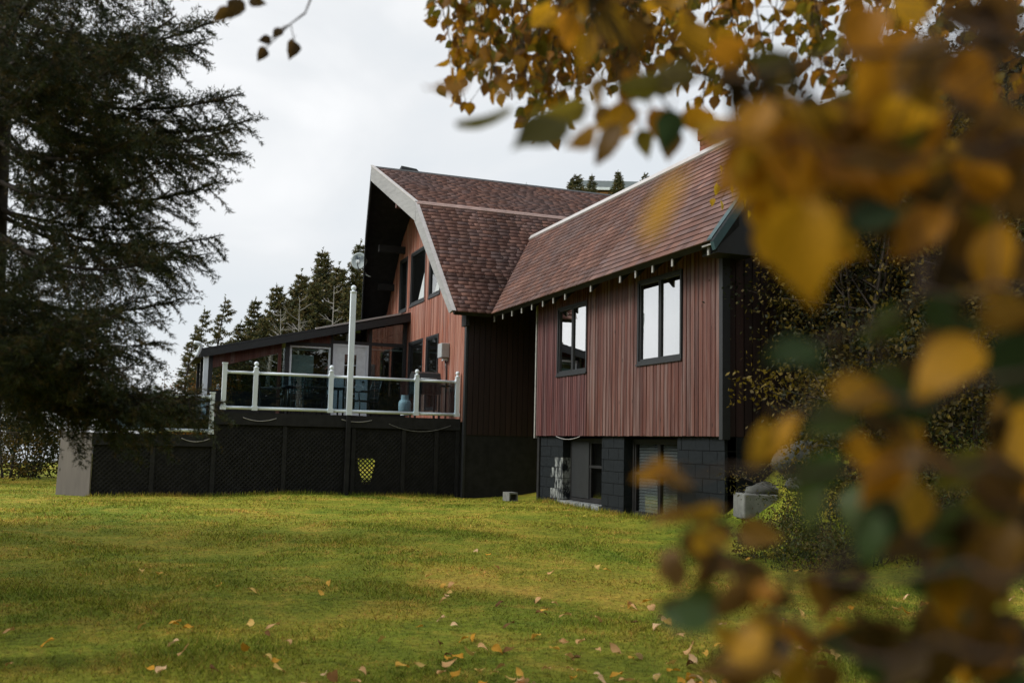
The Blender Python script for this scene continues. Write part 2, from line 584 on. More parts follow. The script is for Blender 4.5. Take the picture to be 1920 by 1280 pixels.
la = rng.uniform(0, 2 * np.pi, nb)
P = np.stack([bx_, by_, bz_], -1)
dx = np.stack([np.cos(an) * ww, np.sin(an) * ww, np.zeros(nb)], -1)
tip = P + np.stack([np.cos(la) * lean, np.sin(la) * lean, hh], -1)
V = np.stack([P - dx, P + dx, tip], 1).reshape(-1, 3)
# taller unmown fringe along the skirt, the foundation and the bank
ne = 9000
ex = np.concatenate([rng.uniform(-0.8, 7.2, ne // 2), 8.33 - rng.exponential(.06, ne // 2)])
ey = np.concatenate([22.55 - rng.exponential(.06, ne // 2), rng.uniform(12.7, 20.2, ne // 2)])
eh = rng.uniform(.03, .15, ne) * rng.random(ne) ** .6
ea = rng.uniform(0, 6.28, ne)
EP = np.stack([ex, ey, ground_z(ex, ey) - .01], -1)
ed = np.stack([np.cos(ea), np.sin(ea), np.zeros(ne)], -1) * .006
EV = np.stack([EP - ed, EP + ed, EP + np.stack([rng.normal(0, .3, ne) * eh, rng.normal(0, .3, ne) * eh, eh], -1)], 1).reshape(-1, 3)
V = np.concatenate([V, EV]); nb += ne
br = rng.uniform(0.45, 1.5, nb)
straw = rng.random(nb) < 0.17
cc = np.stack([br, br, br], -1)
cc[straw] *= np.array([1.7, 1.15, 2.2])
go = link_mesh('grass', np_mesh('grass', V, np.arange(3 * nb).reshape(-1, 3), cc, M['grass']))
tag(go, 'short green grass blades covering the lawn', 'grass', kind='stuff')

# ------------------------------------------------------------------ the house
HB = (8.3, 20.0, 0.25)
house = empty('house', HB, 'dark red cedar cottage with gambrel gable and shingled side wing', 'house')
XW = 8.30            # wing wall plane
XG = 7.31            # gable wall plane
YD = 22.3            # recessed wall between gable and wing
YN, YF = 12.95, 20.27   # ends of the wing wall
ZS = 1.72            # foot of the siding


def boards(parent, plane, c, u0, u1, zlo, zhi, w, mat, openings=(), t=0.022, jit=0.0, name='board'):
    """upright boards along a wall; zlo / zhi may be functions of u; every board is an object"""
    u = u0
    while u < u1 - 0.02:
        ww_ = min(w, u1 - u)
        um = u + ww_ / 2
        a0 = zlo(um) if callable(zlo) else zlo
        a1 = zhi(um) if callable(zhi) else zhi
        segs = [(a0, a1)]
        for (o0, o1, z0, z1) in openings:
            if o0 < um < o1:
                ns = []
                for s0, s1 in segs:
                    if z1 <= s0 or z0 >= s1: ns.append((s0, s1)); continue
                    if s0 < z0: ns.append((s0, z0))
                    if z1 < s1: ns.append((z1, s1))
                segs = ns
        for s0, s1 in segs:
            if s1 - s0 < 0.05: continue
            th = t + rnd.uniform(-0.004, 0.004)
            gap = 0.006
            b0, b1 = u + gap, u + ww_ - gap
            if callable(zhi) and s1 == a1:
                l1, r1 = min(zhi(u), zhi(u + ww_)), min(zhi(u), zhi(u + ww_))
                l1 = zhi(b0); r1 = zhi(b1)
            else: l1 = r1 = s1
            s0j = s0 + rnd.uniform(-jit, jit)
            mb = MB()
            if plane == 'X':
                mb.hexa([(c, b0, s0j), (c, b1, s0j), (c, b1, r1), (c, b0, l1)], [(c - th, b0 + .003, s0j), (c - th, b1 - .003, s0j), (c - th, b1 - .003, r1), (c - th, b0 + .003, l1)])
            else:
                mb.hexa([(b0, c, s0j), (b1, c, s0j), (b1, c, r1), (b0, c, l1)], [(b0 + .003, c - th, s0j), (b1 - .003, c - th, s0j), (b1 - .003, c - th, r1), (b0 + .003, c - th, l1)])
            mb.build(name, mat, parent)
        u += ww_


def wbox(mb, plane, c, u0, u1, z0, z1, w0, w1):
    """box on a wall: w is how far it stands out from plane c"""
    if plane == 'X': mb.box(c - w0, c - w1, u0, u1, z0, z1)
    else: mb.box(u0, u1, c - w0, c - w1, z0, z1)
    return mb


def window(parent, plane, c, u0, u1, z0, z1, leaves=2, fr=0.045, gl='glass_sky', frame='black_trim', proud=0.035, depth=0.06, sill=True, room=True, label=None):
    f = MB()
    wbox(f, plane, c, u0, u0 + fr, z0, z1, -depth, proud)
    wbox(f, plane, c, u1 - fr, u1, z0, z1, -depth, proud)
    wbox(f, plane, c, u0 + fr, u1 - fr, z1 - fr, z1, -depth, proud)
    wbox(f, plane, c, u0 + fr, u1 - fr, z0, z0 + fr, -depth, proud)
    w = f.build('window', M[frame], parent)
    if label: w['label'] = label
    n = leaves
    iw = (u1 - u0 - 2 * fr) / n
    for k in range(n):
        a = u0 + fr + k * iw + 0.006; b_ = u0 + fr + (k + 1) * iw - 0.006
        s = 0.036
        mb = MB()
        wbox(mb, plane, c, a, a + s, z0 + fr, z1 - fr, -depth * 0.8, 0.012)
        wbox(mb, plane, c, b_ - s, b_, z0 + fr, z1 - fr, -depth * 0.8, 0.012)
        wbox(mb, plane, c, a + s, b_ - s, z1 - fr - s, z1 - fr, -depth * 0.8, 0.012)
        wbox(mb, plane, c, a + s, b_ - s, z0 + fr, z0 + fr + s, -depth * 0.8, 0.012)
        mb.build('sash', M[frame], w)
        wbox(MB(), plane, c, a + s, b_ - s, z0 + fr + s, z1 - fr - s, -0.022, -0.016).build('pane', M[gl], w)
    if sill:
        wbox(MB(), plane, c, u0 - 0.02, u1 + 0.02, z0 - 0.035, z0 - 0.003, 0.0, proud + 0.02).build('sill', M[frame], w)
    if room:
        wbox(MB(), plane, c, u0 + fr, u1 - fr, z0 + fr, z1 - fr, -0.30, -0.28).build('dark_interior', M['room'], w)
    return w


# --- wing wall with its siding and two casement windows
W1 = (17.69, 19.15, 2.975, 4.39)
W2 = (14.07, 15.58, 2.975, 4.45)


def wall_part(name, plane, c, u0, u1, z0, z1, openings=(), th=0.12):
    """plain wall core with openings left out, built from strips"""
    us = sorted({u0, u1, *[o[0] + .03 for o in openings], *[o[1] - .03 for o in openings]})
    mb = MB()
    for a, b_ in zip(us[:-1], us[1:]):
        mid_ = (a + b_) / 2; segs = [(z0, z1)]
        for o in openings:
            if o[0] < mid_ < o[1]:
                segs = [q for s0, s1 in segs for q in ((s0, min(s1, o[2] + .03)), (max(s0, o[3] - .03), s1)) if q[1] - q[0] > .01]
        for s0, s1 in segs: wbox(mb, plane, c, a, b_, s0, s1, -th, -0.002)
    return mb.build(name, M['black_wood'], house)


ww_ = wall_part('wing_wall', 'X', XW, YN, YF, ZS + .02, 5.25, [W1, W2])
boards(ww_, 'X', XW, YN, 17.70, ZS, 5.15, 0.121, M['siding'], [W2], jit=0.004)
boards(ww_, 'X', XW, 17.70, YF, ZS, 5.15, 0.094, M['siding_red'], [W1], jit=0.004)
window(house, 'X', XW, *W1[:2], *W1[2:], label='casement window reflecting sky and a dark hill')
window(house, 'X', XW, *W2[:2], *W2[2:], label='taller casement window reflecting pale sky')
MB().box(XW - 0.035, XW + 0.10, YN - 0.10, YN - 0.003, ZS - .05, 5.1).build('corner_board', M['black_trim'], house)
MB().box(XW - 0.04, XW + 0.02, YF + 0.003, YF + 0.06, ZS - .05, 5.0).build('corner_board', M['rafter'], house)['label'] = 'thin pale grey corner board at the recess'

# --- near gable end of the wing, in the shade
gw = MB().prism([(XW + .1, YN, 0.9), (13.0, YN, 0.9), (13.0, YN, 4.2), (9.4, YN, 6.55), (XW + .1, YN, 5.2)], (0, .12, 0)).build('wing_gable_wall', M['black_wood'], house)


def wing_top(x):
    return 4.42 + (x - 7.7) * 1.353 if x < 9.4 else 6.72 - (x - 9.4) * 0.72


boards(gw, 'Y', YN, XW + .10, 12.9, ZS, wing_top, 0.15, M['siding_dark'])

# --- foundation of painted blocks with two recessed basement windows
XF = 8.36
fyy = lambda x: float(on(0, XF, x, 890)[1])
P1 = (fyy(1055), YF - .02); P2 = (fyy(1170), fyy(1128)); P3 = (YN - 0.02, fyy(1270))
fd = MB()
for a, b_ in (P1, P2, P3): fd.box(XF + 0.012, XF + 0.30, a + .008, b_ - .008, -0.1, ZS - .012)
fd.box(XF + 0.30, XF + 0.36, YN, YF, -0.1, ZS - .012)
fd.box(XF + .05, 13.0, YN - .015, YN + .3, -0.1, ZS - .012)
fd = fd.build('foundation', M['black_wood'], house)
CH = 0.215


def block_wall(u0, u1, plane='X', c=XF, peel_u=None, d=0.2, zbot=0.0):
    for r in range(8):
        z1 = ZS - 0.014 - r * CH; z0 = z1 - CH + 0.011
        if z1 < zbot: break
        u = u0 - (0.21 if r % 2 else 0.0)
        while u < u1 - 0.02:
            a = max(u, u0) + 0.005; b_ = min(u + 0.42, u1) - 0.005
            if b_ - a > 0.04:
                pr = rnd.uniform(0, 0.005)
                mm = 'block'
                if peel_u is not None and a < peel_u and r >= 2: mm = 'block_peel'
                if plane == 'X': mb = MB().box(c - pr, c + d, a, b_, z0, z1)
                else: mb = MB().box(a, b_, c - pr, c + d, z0, z1)
                mb.build('block', M[mm], fd)
            u += 0.42


block_wall(*P1, peel_u=P1[0] + 0.22)
block_wall(*P2)
block_wall(*P3)
block_wall(XF + .21, 12.9, 'Y', YN - 0.02)
OPN = [(P2[1], P1[0], 0.42), (P3[1], P2[0], 0.30)]
for k, (a, b_, zb) in enumerate(OPN):
    wn = window(house, 'X', XF + 0.20, a, b_, zb, ZS - 0.05, 2, 0.055, 'glass_dark', 'siding_dark' if False else 'black_wood', proud=0.03, sill=False, room=False,
                label='basement window with white slatted blinds' if k else 'basement window beside the peeling pier, half darkened by a shadow panel')
    zm = zb + (ZS - zb) * 0.52
    wbox(MB(), 'X', XF + 0.20, a + .06, b_ - .06, zm, zm + .05, -0.05, 0.02).build('transom', M['black_wood'], wn)
    for q in range(2):
        ua = a + .07 + q * (b_ - a - .14) / 2; ub = ua + (b_ - a - .14) / 2 - .02
        if k == 1 or q == 0:
            n = 22
            mb = MB()
            for s_ in range(n):
                z = zb + .09 + (ZS - zb - .22) * s_ / n
                if k == 0: continue
                lo_, hi_ = (ua + (.16 if q == 1 else .02), ub - .02)
                mb.hexa([(XF + .245, lo_, z), (XF + .245, hi_, z), (XF + .265, hi_, z + .046), (XF + .265, lo_, z + .046)],
                        [(XF + .248, lo_, z), (XF + .248, hi_, z), (XF + .268, hi_, z + .046), (XF + .268, lo_, z + .046)])
            if mb.v: mb.build('blind', M['blind'], wn)
    if k == 0:
        MB().box(XF + .17, XF + .182, (a + b_) / 2 + .02, b_ - .07, zb + .07, ZS - .12).build('jamb_shadow', M['black_trim'], wn)  # dark panel painting the jamb's shadow over half the window
    sl = MB()
    sl.box(XF - 0.06 - .03 * k, XF + 0.18, a + .01, b_ - .01, zb - 0.26, zb - .01)
    sl.build('concrete_sill', M['sill_peel'], fd, bevel=0.01)

# --- recessed wall between the gable and the wing
rw = MB().box(XG + .02, 10.5, YD + .002, YD + .12, -0.1, 5.3).build('recess_wall', M['black_wood'], house)
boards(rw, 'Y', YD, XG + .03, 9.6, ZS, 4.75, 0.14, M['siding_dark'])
MB().box(XW + .02, 13.0, YF - .12, YF - .01, -0.1, 5.0).build('wing_end_wall', M['black_wood'], house)
MB().box(XG - .03, XG + .02, YD - .03, YD + .1, 0.15, 4.85).build('corner_board', M['black_trim'], house)

# --- gambrel gable wall
EAV, BRK, RDG = (21.70, 4.53), (24.2, 7.57), (26.5, 9.02)
FBRK, FEAV = (28.8, 7.57), (31.3, 4.53)


def gam(y, drop=0.14):
    pts = [EAV, BRK, RDG, FBRK, FEAV]
    for (a, za), (b_, zb) in zip(pts[:-1], pts[1:]):
        if a <= y <= b_: return za + (zb - za) * (y - a) / (b_ - a) - drop
    return 4.4


GW = [(27.98, 28.88, 5.32, 6.92), (26.05, 27.60, 5.38, 6.92), (24.60, 25.66, 5.38, 6.72), (26.06, 27.57, 2.35, 4.34), (24.63, 25.76, 2.35, 4.33)]
mb = MB()
ys = list(np.linspace(YD, 31.0, 40))
for a, b_ in zip(ys[:-1], ys[1:]):
    mb.hexa([(XG + .03, a, 0), (XG + .03, b_, 0), (XG + .03, b_, gam(b_)), (XG + .03, a, gam(a))], [(XG + .30, a, 0), (XG + .30, b_, 0), (XG + .30, b_, gam(b_)), (XG + .30, a, gam(a))])
gab = mb.build('gable_wall', M['black_wood'], house)
boards(gab, 'X', XG, YD + .03, 30.9, lambda u: 2.02 if u < 27.8 else 4.75, lambda u: gam(u, 0.10), 0.125, M['siding_gable'], GW)
for k, (a, b_, z0, z1) in enumerate(GW):
    window(house, 'X', XG, a, b_, z0, z1, 1 if k in (0, 2) else 1, 0.055, 'glass_dark', proud=0.03, sill=k < 3, room=False)
MB().prism([(XG - .012, 26.10, 5.45), (XG - .012, 26.75, 5.45), (XG - .012, 26.10, 6.25)], (.010, 0, 0)).build('pale_sheet', M['blind'], house)['label'] = 'white triangle standing for the sky reflected in the upper window'  # white sheets paint the sky's reflection onto two upper panes
MB().prism([(XG - .012, 24.68, 5.45), (XG - .012, 25.15, 5.45), (XG - .012, 24.68, 5.95)], (.010, 0, 0)).build('pale_sheet', M['blind'], house)
# rest of the main block, so that the house is closed
MB().box(XG + .30, 16, 30.85, 31.0, 0, 5.2).build('back_wall', M['siding_dark'], house)
MB().box(15.8, 16, YD + .15, 30.85, 0, 6.9).build('end_wall', M['siding_dark'], house)
MB().box(10.5, 15.8, YD + .02, YD + .14, 0, 5.0).build('side_wall', M['siding_dark'], house)
MB().box(13.0, 13.12, YN + .14, YD, 0, 4.1).build('wing_back_wall', M['siding_dark'], house)

# ------------------------------------------------------------------ roofs
roof = MB()
TH = 0.11


def slab(mb, q, th=TH):
    """roof deck under four corner points, hung th below them"""
    a = [np.array(p, float) for p in q]
    n = np.cross(a[1] - a[0], a[2] - a[0]); n /= np.linalg.norm(n)
    if n[2] < 0: n = -n
    mb.hexa([p - n * th for p in a], [p - n * 0.004 for p in a])


XE = 15.9
T_R, T_B, T_E = 5.83, 6.51, 6.80         # how far the rake stands out at ridge, break and eave
slab(roof, [(T_E, *EAV), (7.72, *EAV), (9.40, 23.60, 6.84), (T_B, *BRK)])
slab(roof, [(9.40, 23.60, 6.84), (XE, 23.60, 6.84), (XE, *BRK), (T_B, *BRK)])
slab(roof, [(T_B, *BRK), (XE, *BRK), (XE, *RDG), (T_R, *RDG)])
slab(roof, [(T_R, *RDG), (XE, *RDG), (XE, *FBRK), (6.22, *FBRK)])
slab(roof, [(6.22, *FBRK), (XE, *FBRK), (XE, *FEAV), (6.72, *FEAV)])
slab(roof, [(7.7, 12.25, 4.53), (7.7, 21.70, 4.53), (9.4, 23.60, 6.83), (9.4, 12.25, 6.83)])
slab(roof, [(9.4, 12.25, 6.83), (9.4, 23.6, 6.83), (13.4, 23.6, 3.95), (13.4, 12.25, 3.95)])
roof = roof.build('roof', M['black_wood'], house)

PAL = [tuple(x * 1.5 for x in q) for q in [(0.086, 0.040, 0.031), (0.112, 0.052, 0.041), (0.075, 0.036, 0.032), (0.135, 0.066, 0.050), (0.060, 0.034, 0.033), (0.150, 0.082, 0.066), (0.105, 0.068, 0.066), (0.118, 0.078, 0.074), (0.090, 0.062, 0.064)]]


def shingle_rows(o, ax, up, length, w_fun, expo=0.135, tab=0.26):
    """positions of shingle tabs: o = eave corner, ax along the eave, up the slope; w_fun(s) -> (from, to) along the eave"""
    res = []
    ax = np.array(ax, float); up = np.array(up, float)
    n = np.cross(ax, up); n /= np.linalg.norm(n)
    if n[2] < 0: n = -n
    r = 0; s = 0.0
    while s < length - 0.03:
        a, b_ = w_fun(s + 0.07)
        u = a - rnd.uniform(0, tab)
        while u < b_:
            wd = tab * rnd.choice((0.6, 0.85, 1.0, 1.0, 1.15, 1.3))
            p, q = max(u, a), min(u + wd, b_)
            if q - p > 0.03:
                dark = 0.0
                c_ = (np.array(rnd.choice(PAL)) * 0.45 + np.array((0.130, 0.072, 0.056)) * 0.55) * rnd.uniform(0.88, 1.12)
                res.append((np.array(o, float) + ax * p + up * (s - 0.012 + rnd.uniform(-.002, .002)), ax, up, n, q - p, min(expo + 0.05, length - s), c_))
            u += wd
        s += expo; r += 1
    return res


SH = []
u1 = np.array([1.7, 0, 2.30]); L1 = np.linalg.norm(u1); u1 = u1 / L1
SH += shingle_rows((7.7, 12.25, 4.53), (0, 1, 0), u1, L1, lambda s: (0, 9.45 + 1.9 * s / L1))
u2 = np.array([0, 2.5, 3.04]); L2 = np.linalg.norm(u2); u2 = u2 / L2
sm = L2 * (6.84 - 4.53) / 3.04
SH2 = shingle_rows((0, EAV[0], EAV[1]), (1, 0, 0), u2, L2, lambda s: (T_E + (T_B - T_E) * s / L2, 7.72 + 1.68 * s / sm if s < sm else 14.5))
# darker bands of old shingles on the lower slope
for k, q in enumerate(SH2):
    p = q[0] + q[1] * q[4] / 2
    d = math.exp(-((p[0] - 8.35 - 0.25 * (p[2] - 6)) / 0.45) ** 2) * 0.4 + math.exp(-((p[0] - 7.45) / 0.25) ** 2) * 0.25 + (0.3 if 5.35 < p[2] < 5.5 else 0)
    SH2[k] = q[:6] + (q[6] * (1 - d),)
SH += SH2
u3 = np.array([0, 2.3, 1.45]); L3 = np.linalg.norm(u3); u3 = u3 / L3
SH += shingle_rows((0, BRK[0], BRK[1] + .02), (1, 0, 0), u3, L3, lambda s: (T_B + (T_R - T_B) * s / L3, 15.2))
for k, q in enumerate(SH):               # old roof: streaks down the slope and greyer worn patches
    p = q[0] + q[1] * q[4] / 2
    u = p[1] if q[1][1] > .5 else p[0]
    st = math.sin(3.1 * u + 1.4 * math.sin(1.3 * u)) * math.sin(5.3 * u + .8 * p[2]) * .13
    pt = math.sin(1.1 * u + .9 * p[2] + 2) * math.sin(1.7 * p[2] - .6 * u)
    c_ = q[6] * (1 + st)
    if pt > .45: c_ = c_ * (1 - .35 * (pt - .2)) + np.array((.105, .092, .098)) * .35 * (pt - .2)
    if pt < -.5: c_ = c_ * 1.12
    SH[k] = q[:6] + (c_,)
SH.sort(key=lambda q: float(np.linalg.norm(q[0] - CAM)))


def shingle_pts(q):
    o, ax, up, n, w, l, c_ = q
    g_ = 0.0015
    a = [o + ax * g_ + n * 0.004, o + ax * (w - g_) + n * 0.004, o + ax * (w - g_) + up * l, o + ax * g_ + up * l]
    b_ = [a[0] + n * 0.021, a[1] + n * 0.021, a[2] + n * 0.004, a[3] + n * 0.004]
    return a, b_


unit = {}
for k, q in enumerate(SH[:300]):
    key = (round(q[4], 2), round(q[5], 2), q[1][1] > 0.5)
    o, ax, up, n, w, l, c_ = q
    if key not in unit:
        E3 = np.eye(3)
        a, b_ = shingle_pts((np.zeros(3), E3[0], E3[1], E3[2], key[0], key[1], c_))
        mb = MB().hexa(a, b_)
        me = bpy.data.meshes.new('shingle'); me.from_pydata(mb.v, [], mb.f); me.materials.append(M['shingle_obj']); me.update()
        unit[key] = me
    ob = bpy.data.objects.new('shingle', unit[key]); COL.objects.link(ob); ob.parent = roof
    nn = np.cross(ax, up)
    axx = ax
    oo = o
    if nn[2] < 0:           # keep the frame right-handed: start from the other end
        axx = -ax; oo = o + ax * w
    ob.matrix_local = Matrix([[axx[i], up[i], n[i], oo[i] - ORG[roof.name][i]] for i in range(3)] + [[0, 0, 0, 1]])
    ob.color = (*c_, 1)
mb = MB(); cols = []
for q in SH[300:]:
    a, b_ = shingle_pts(q); mb.hexa(a, b_); cols += [q[6]] * 6
V = np.array(mb.v) - ORG[roof.name]
fs = link_mesh('shingles', np_mesh('shingles', V, np.array(mb.f), np.array(cols), M['shingle_attr']), roof)
fs['kind'] = 'stuff'

# flashing, ridge caps, rakes
MB().hexa([(T_B - .02, 24.165, 7.54), (14.4, 24.165, 7.54), (14.4, 24.25, 7.625), (T_B - .02, 24.25, 7.625)],
          [(T_B - .02, 24.145, 7.565), (14.4, 24.145, 7.565), (14.4, 24.23, 7.655), (T_B - .02, 24.23, 7.655)]).build('break_flashing', M['break'], roof)
MB().hexa([(9.33, 12.24, 6.765), (9.33, 23.58, 6.765), (9.42, 23.62, 6.87), (9.42, 12.24, 6.87)],
          [(9.31, 12.24, 6.79), (9.31, 23.56, 6.79), (9.40, 23.60, 6.905), (9.40, 12.24, 6.905)]).build('ridge_flashing', M['drip'], roof)
MB().hexa([(T_R - .01, 26.38, 8.97), (15.2, 26.38, 8.97), (15.2, 26.5, 9.045), (T_R - .01, 26.5, 9.045)],
          [(T_R - .01, 26.38, 8.99), (15.2, 26.38, 8.99), (15.2, 26.5, 9.065), (T_R - .01, 26.5, 9.065)]).build('ridge_cap', M['black_trim'], roof)


def fascia(p, q, depth, mat, name='fascia', th=0.05, lift=0.03, edge=None):
    """board hung under the rake from p to q; depth is measured straight down"""
    p = np.array(p, float); q = np.array(q, float); dz = np.array([0, 0, 1.0])
    a = [p + dz * lift, q + dz * lift, q - dz * depth[1], p - dz * depth[0]]
    o = MB().hexa([x + np.array([.0, 0, 0]) for x in a], [x - np.array([th, 0, 0]) for x in a]).build(name, M[mat], roof)
    if edge:
        MB().hexa([p + dz * (lift + .004) + np.array([.02, 0, 0]), q + dz * (lift + .004) + np.array([.02, 0, 0]), q + dz * (lift + .004) - np.array([th + .02, 0, 0]), p + dz * (lift + .004) - np.array([th + .02, 0, 0])],
                  [p + dz * (lift + .035) + np.array([.02, 0, 0]), q + dz * (lift + .035) + np.array([.02, 0, 0]), q + dz * (lift + .035) - np.array([th + .02, 0, 0]), p + dz * (lift + .035) - np.array([th + .02, 0, 0])]).build('drip_edge', M[edge], o)
    return o


fascia((T_R, *RDG), (T_B, *BRK), (0.38, 0.46), 'fascia', edge='drip')
# lower board: narrower, perpendicular to the steep slope
p, q = np.array((T_B, BRK[0], BRK[1])), np.array((T_E, EAV[0], EAV[1]))
inw = np.array([0, 0.80, -0.36])
MB().hexa([p + (0, 0, .03), q + (0, 0, .03), q + inw * 0.36 + (0, 0, .12), p + (0, 0.06, -.46)],
          [p + (-.05, 0, .03), q + (-.05, 0, .03), q + inw * 0.36 + (-.05, 0, .12), p + (-.05, 0.06, -.46)]).build('fascia', M['fascia'], roof)
MB().hexa([p + (.03, -.015, .02), q + (.03, -.015, .02), q + (.03, .02, .05), p + (.03, .02, .05)],
          [p + (-.07, -.015, .02), q + (-.07, -.015, .02), q + (-.07, .02, .05), p + (-.07, .02, .05)]).build('drip_edge', M['drip'], roof)
fascia((T_R, *RDG), (6.22, *FBRK), (0.34, 0.34), 'black_trim')  # far boards in charcoal: their shadow is put into the colour
fascia((6.22, *FBRK), (6.72, *FEAV), (0.45, 0.35), 'black_trim')
# purlin ends and beams under the wide overhang
MB().box(6.25, XG, 25.35, 25.49, 7.70, 7.92).build('purlin', M['siding'], roof)
MB().box(6.75, XG, 24.25, 24.37, 7.0, 7.2).build('purlin', M['rafter'], roof)
MB().box(6.5, XG, 28.3, 28.44, 7.05, 7.25).build('purlin', M['black_wood'], roof)
MB().box(6.8, XG, 29.5, 29.62, 6.1, 6.3).build('purlin', M['black_wood'], roof)
# wing: teal rake at the near gable, boxed soffit, rafter tails
MB().hexa([(7.66, 12.235, 4.50), (9.4, 12.235, 6.86), (9.4, 12.235, 6.70), (7.70, 12.235, 4.38)], [(7.66, 12.15, 4.50), (9.4, 12.15, 6.86), (9.4, 12.15, 6.70), (7.70, 12.15, 4.38)]).build('rake_trim', M['teal'], roof)
MB().hexa([(7.63, 12.15, 4.52), (9.4, 12.15, 6.90), (9.4, 12.27, 6.90), (7.63, 12.27, 4.52)], [(7.63, 12.14, 4.545), (9.4, 12.14, 6.925), (9.4, 12.27, 6.925), (7.63, 12.27, 4.545)]).build('drip_edge', M['teal'], roof)
MB().hexa([(9.4, 12.235, 6.86), (13.4, 12.235, 3.98), (13.4, 12.235, 3.80), (9.4, 12.235, 6.68)], [(9.4, 12.17, 6.86), (13.4, 12.17, 3.98), (13.4, 12.17, 3.80), (9.4, 12.17, 6.68)]).build('rake_trim', M['black_trim'], roof)
MB().prism([(7.95, 12.5, 4.42), (8.62, 12.5, 4.42), (8.80, 12.5, 4.66), (8.80, 12.5, 5.80), (7.95, 12.5, 4.72)], (0, .42, 0)).build('soffit_box', M['black_trim'], roof)
pxs = [929, 945, 962, 980, 999, 1019.5, 1039, 1061, 1084, 1109, 1136, 1164, 1193, 1225, 1262, 1295, 1330]
for k, x in enumerate(pxs):
    if k in (8, 10, 15): continue
    y = float(on(0, 7.80, x, 560)[1])
    ln_ = 0.17 + rnd.uniform(-.012, .012)
    MB().hexa([(7.80, y - .022, 4.36), (7.80, y + .022, 4.36), (7.80, y + .022, 4.36 + ln_), (7.80, y - .022, 4.36 + ln_)],
              [(8.30, y - .022, 4.84), (8.30, y + .022, 4.84), (8.30, y + .022, 5.12), (8.30, y - .022, 5.12)]).build('rafter_tail', M['black_wood'], roof)  # black sides: the shade on the tails is put into the colour
    MB().box(7.775, 7.797, y - .024, y + .024, 4.355, 4.36 + ln_).build('lit_rafter_end', M['rafter'], roof)  # pale cap added as the lit end of the tail
MB().box(7.16, 7.24, 21.95, 22.28, 4.25, 4.62).build('rafter_tail', M['black_wood'], roof)
MB().box(7.715, 7.74, 12.30, 12.55, 4.475, 4.50).build('gutter_strip', M['rafter'], roof)
# skylight curb on the ridge
MB().hexa([(6.65, 26.62, 8.98), (7.30, 26.62, 8.98), (7.45, 27.4, 8.55), (6.6, 27.4, 8.55)], [(6.66, 26.62, 9.20), (7.10, 26.62, 9.16), (7.35, 27.4, 8.95), (6.62, 27.4, 8.98)]).build('roof_vent', M['black_trim'], roof)
# chimney
ch = on(0, 9.75, 1338, 275)
cx, cy = 9.75, float(ch[1]) - .15
chim = MB().box(cx - .20, cx + .24, cy - .26, cy + .26, 6.0, 7.42).build('chimney', M['mortar'], house)
for r in range(8):
    z = 6.55 + r * 0.105
    out_ = 0.03 if r >= 6 else 0.0
    for face in range(4):
        n = 3
        for k in range(n):
            if face in (0, 1):
                s_ = (cx - .20 - .022 - out_, cx - .20 + .05) if face == 0 else (cx + .24 - .05, cx + .262 + out_)
                w0 = cy - .275 - out_; span = .55 + 2 * out_; of = (r % 2) * 0.09
                a = w0 + k * span / n + .006; b_ = w0 + (k + 1) * span / n - .006
                mb = MB().box(s_[0], s_[1], a, b_, z, z + .093)
            else:
                s_ = (cy - .26 - .022 - out_, cy - .26 + .05) if face == 2 else (cy + .21, cy + .282 + out_)
                w0 = cx - .14; span = .32
                a = w0 + k * span / n + .006; b_ = w0 + (k + 1) * span / n - .006
                mb = MB().box(a, b_, s_[0], s_[1], z, z + .093)
            ob = mb.build('brick', M['brick'], chim)
            v = rnd.uniform(0.7, 1.2); ob.color = (0.19 * v, 0.068 * v, 0.050 * v, 1)

# ------------------------------------------------------------------ sunroom
YS = 27.8
SX0, SX1 = 1.84, 7.27
sun = empty('sunroom', (4.5, YS, 2.2), 'black roofed sunroom with wide glazing and a white door on the deck', 'sunroom')
zr = lambda x: 3.91 + (x - 1.82) * 0.2354
MB().hexa([(1.62, YS - .35, zr(1.62) - .05), (7.30, YS - .35, zr(7.30) - .05), (7.30, 33.5, zr(7.30) - .05), (1.62, 33.5, zr(1.62) - .05)],
          [(1.62, YS - .35, zr(1.62)), (7.30, YS - .35, zr(7.30)), (7.30, 33.5, zr(7.30)), (1.62, 33.5, zr(1.62))]).build('roof', M['black_trim'], sun)
MB().hexa([(1.60, YS - .37, zr(1.6) - .24), (7.28, YS - .37, zr(7.28) - .26), (7.28, YS - .37, zr(7.28) - .06), (1.60, YS - .37, zr(1.6) - .06)],
          [(1.60, YS - .33, zr(1.6) - .24), (7.28, YS - .33, zr(7.28) - .26), (7.28, YS - .33, zr(7.28) - .06), (1.60, YS - .33, zr(1.6) - .06)]).build('fascia', M['black_trim'], sun)
MB().hexa([(4.60, YS - .39, zr(4.6) - .02), (7.0, YS - .39, zr(7.0) - .02), (7.0, YS - .39, zr(7.0) + .03), (4.60, YS - .39, zr(4.6) + .03)],
          [(4.60, YS - .30, zr(4.6) - .02), (7.0, YS - .30, zr(7.0) - .02), (7.0, YS - .30, zr(7.0) + .03), (4.60, YS - .30, zr(4.6) + .03)]).build('drip_edge', M['drip'], sun)
MB().box(SX0, SX1, YS - .02, 33, 2.05, 2.2).build('floor', M['siding_dark'], sun)
for xa, xb, mt in ((1.84, 1.95, 'black_trim'), (3.66, 3.75, 'siding'), (3.86, 3.97, 'black_trim'), (5.10, 5.16, 'black_trim'), (6.18, 6.26, 'black_trim'), (7.18, 7.27, 'black_trim')):
    MB().box(xa, xb, YS - .06, YS + .06, 2.2, zr(xa) - .07).build('post', M[mt], sun)
MB().box(3.97, 5.10, YS - .05, YS + .05, 4.10, 4.20).build('header', M['black_trim'], sun)
MB().box(5.16, 7.18, YS - .05, YS + .05, 4.215, 4.30).build('header', M['black_trim'], sun)
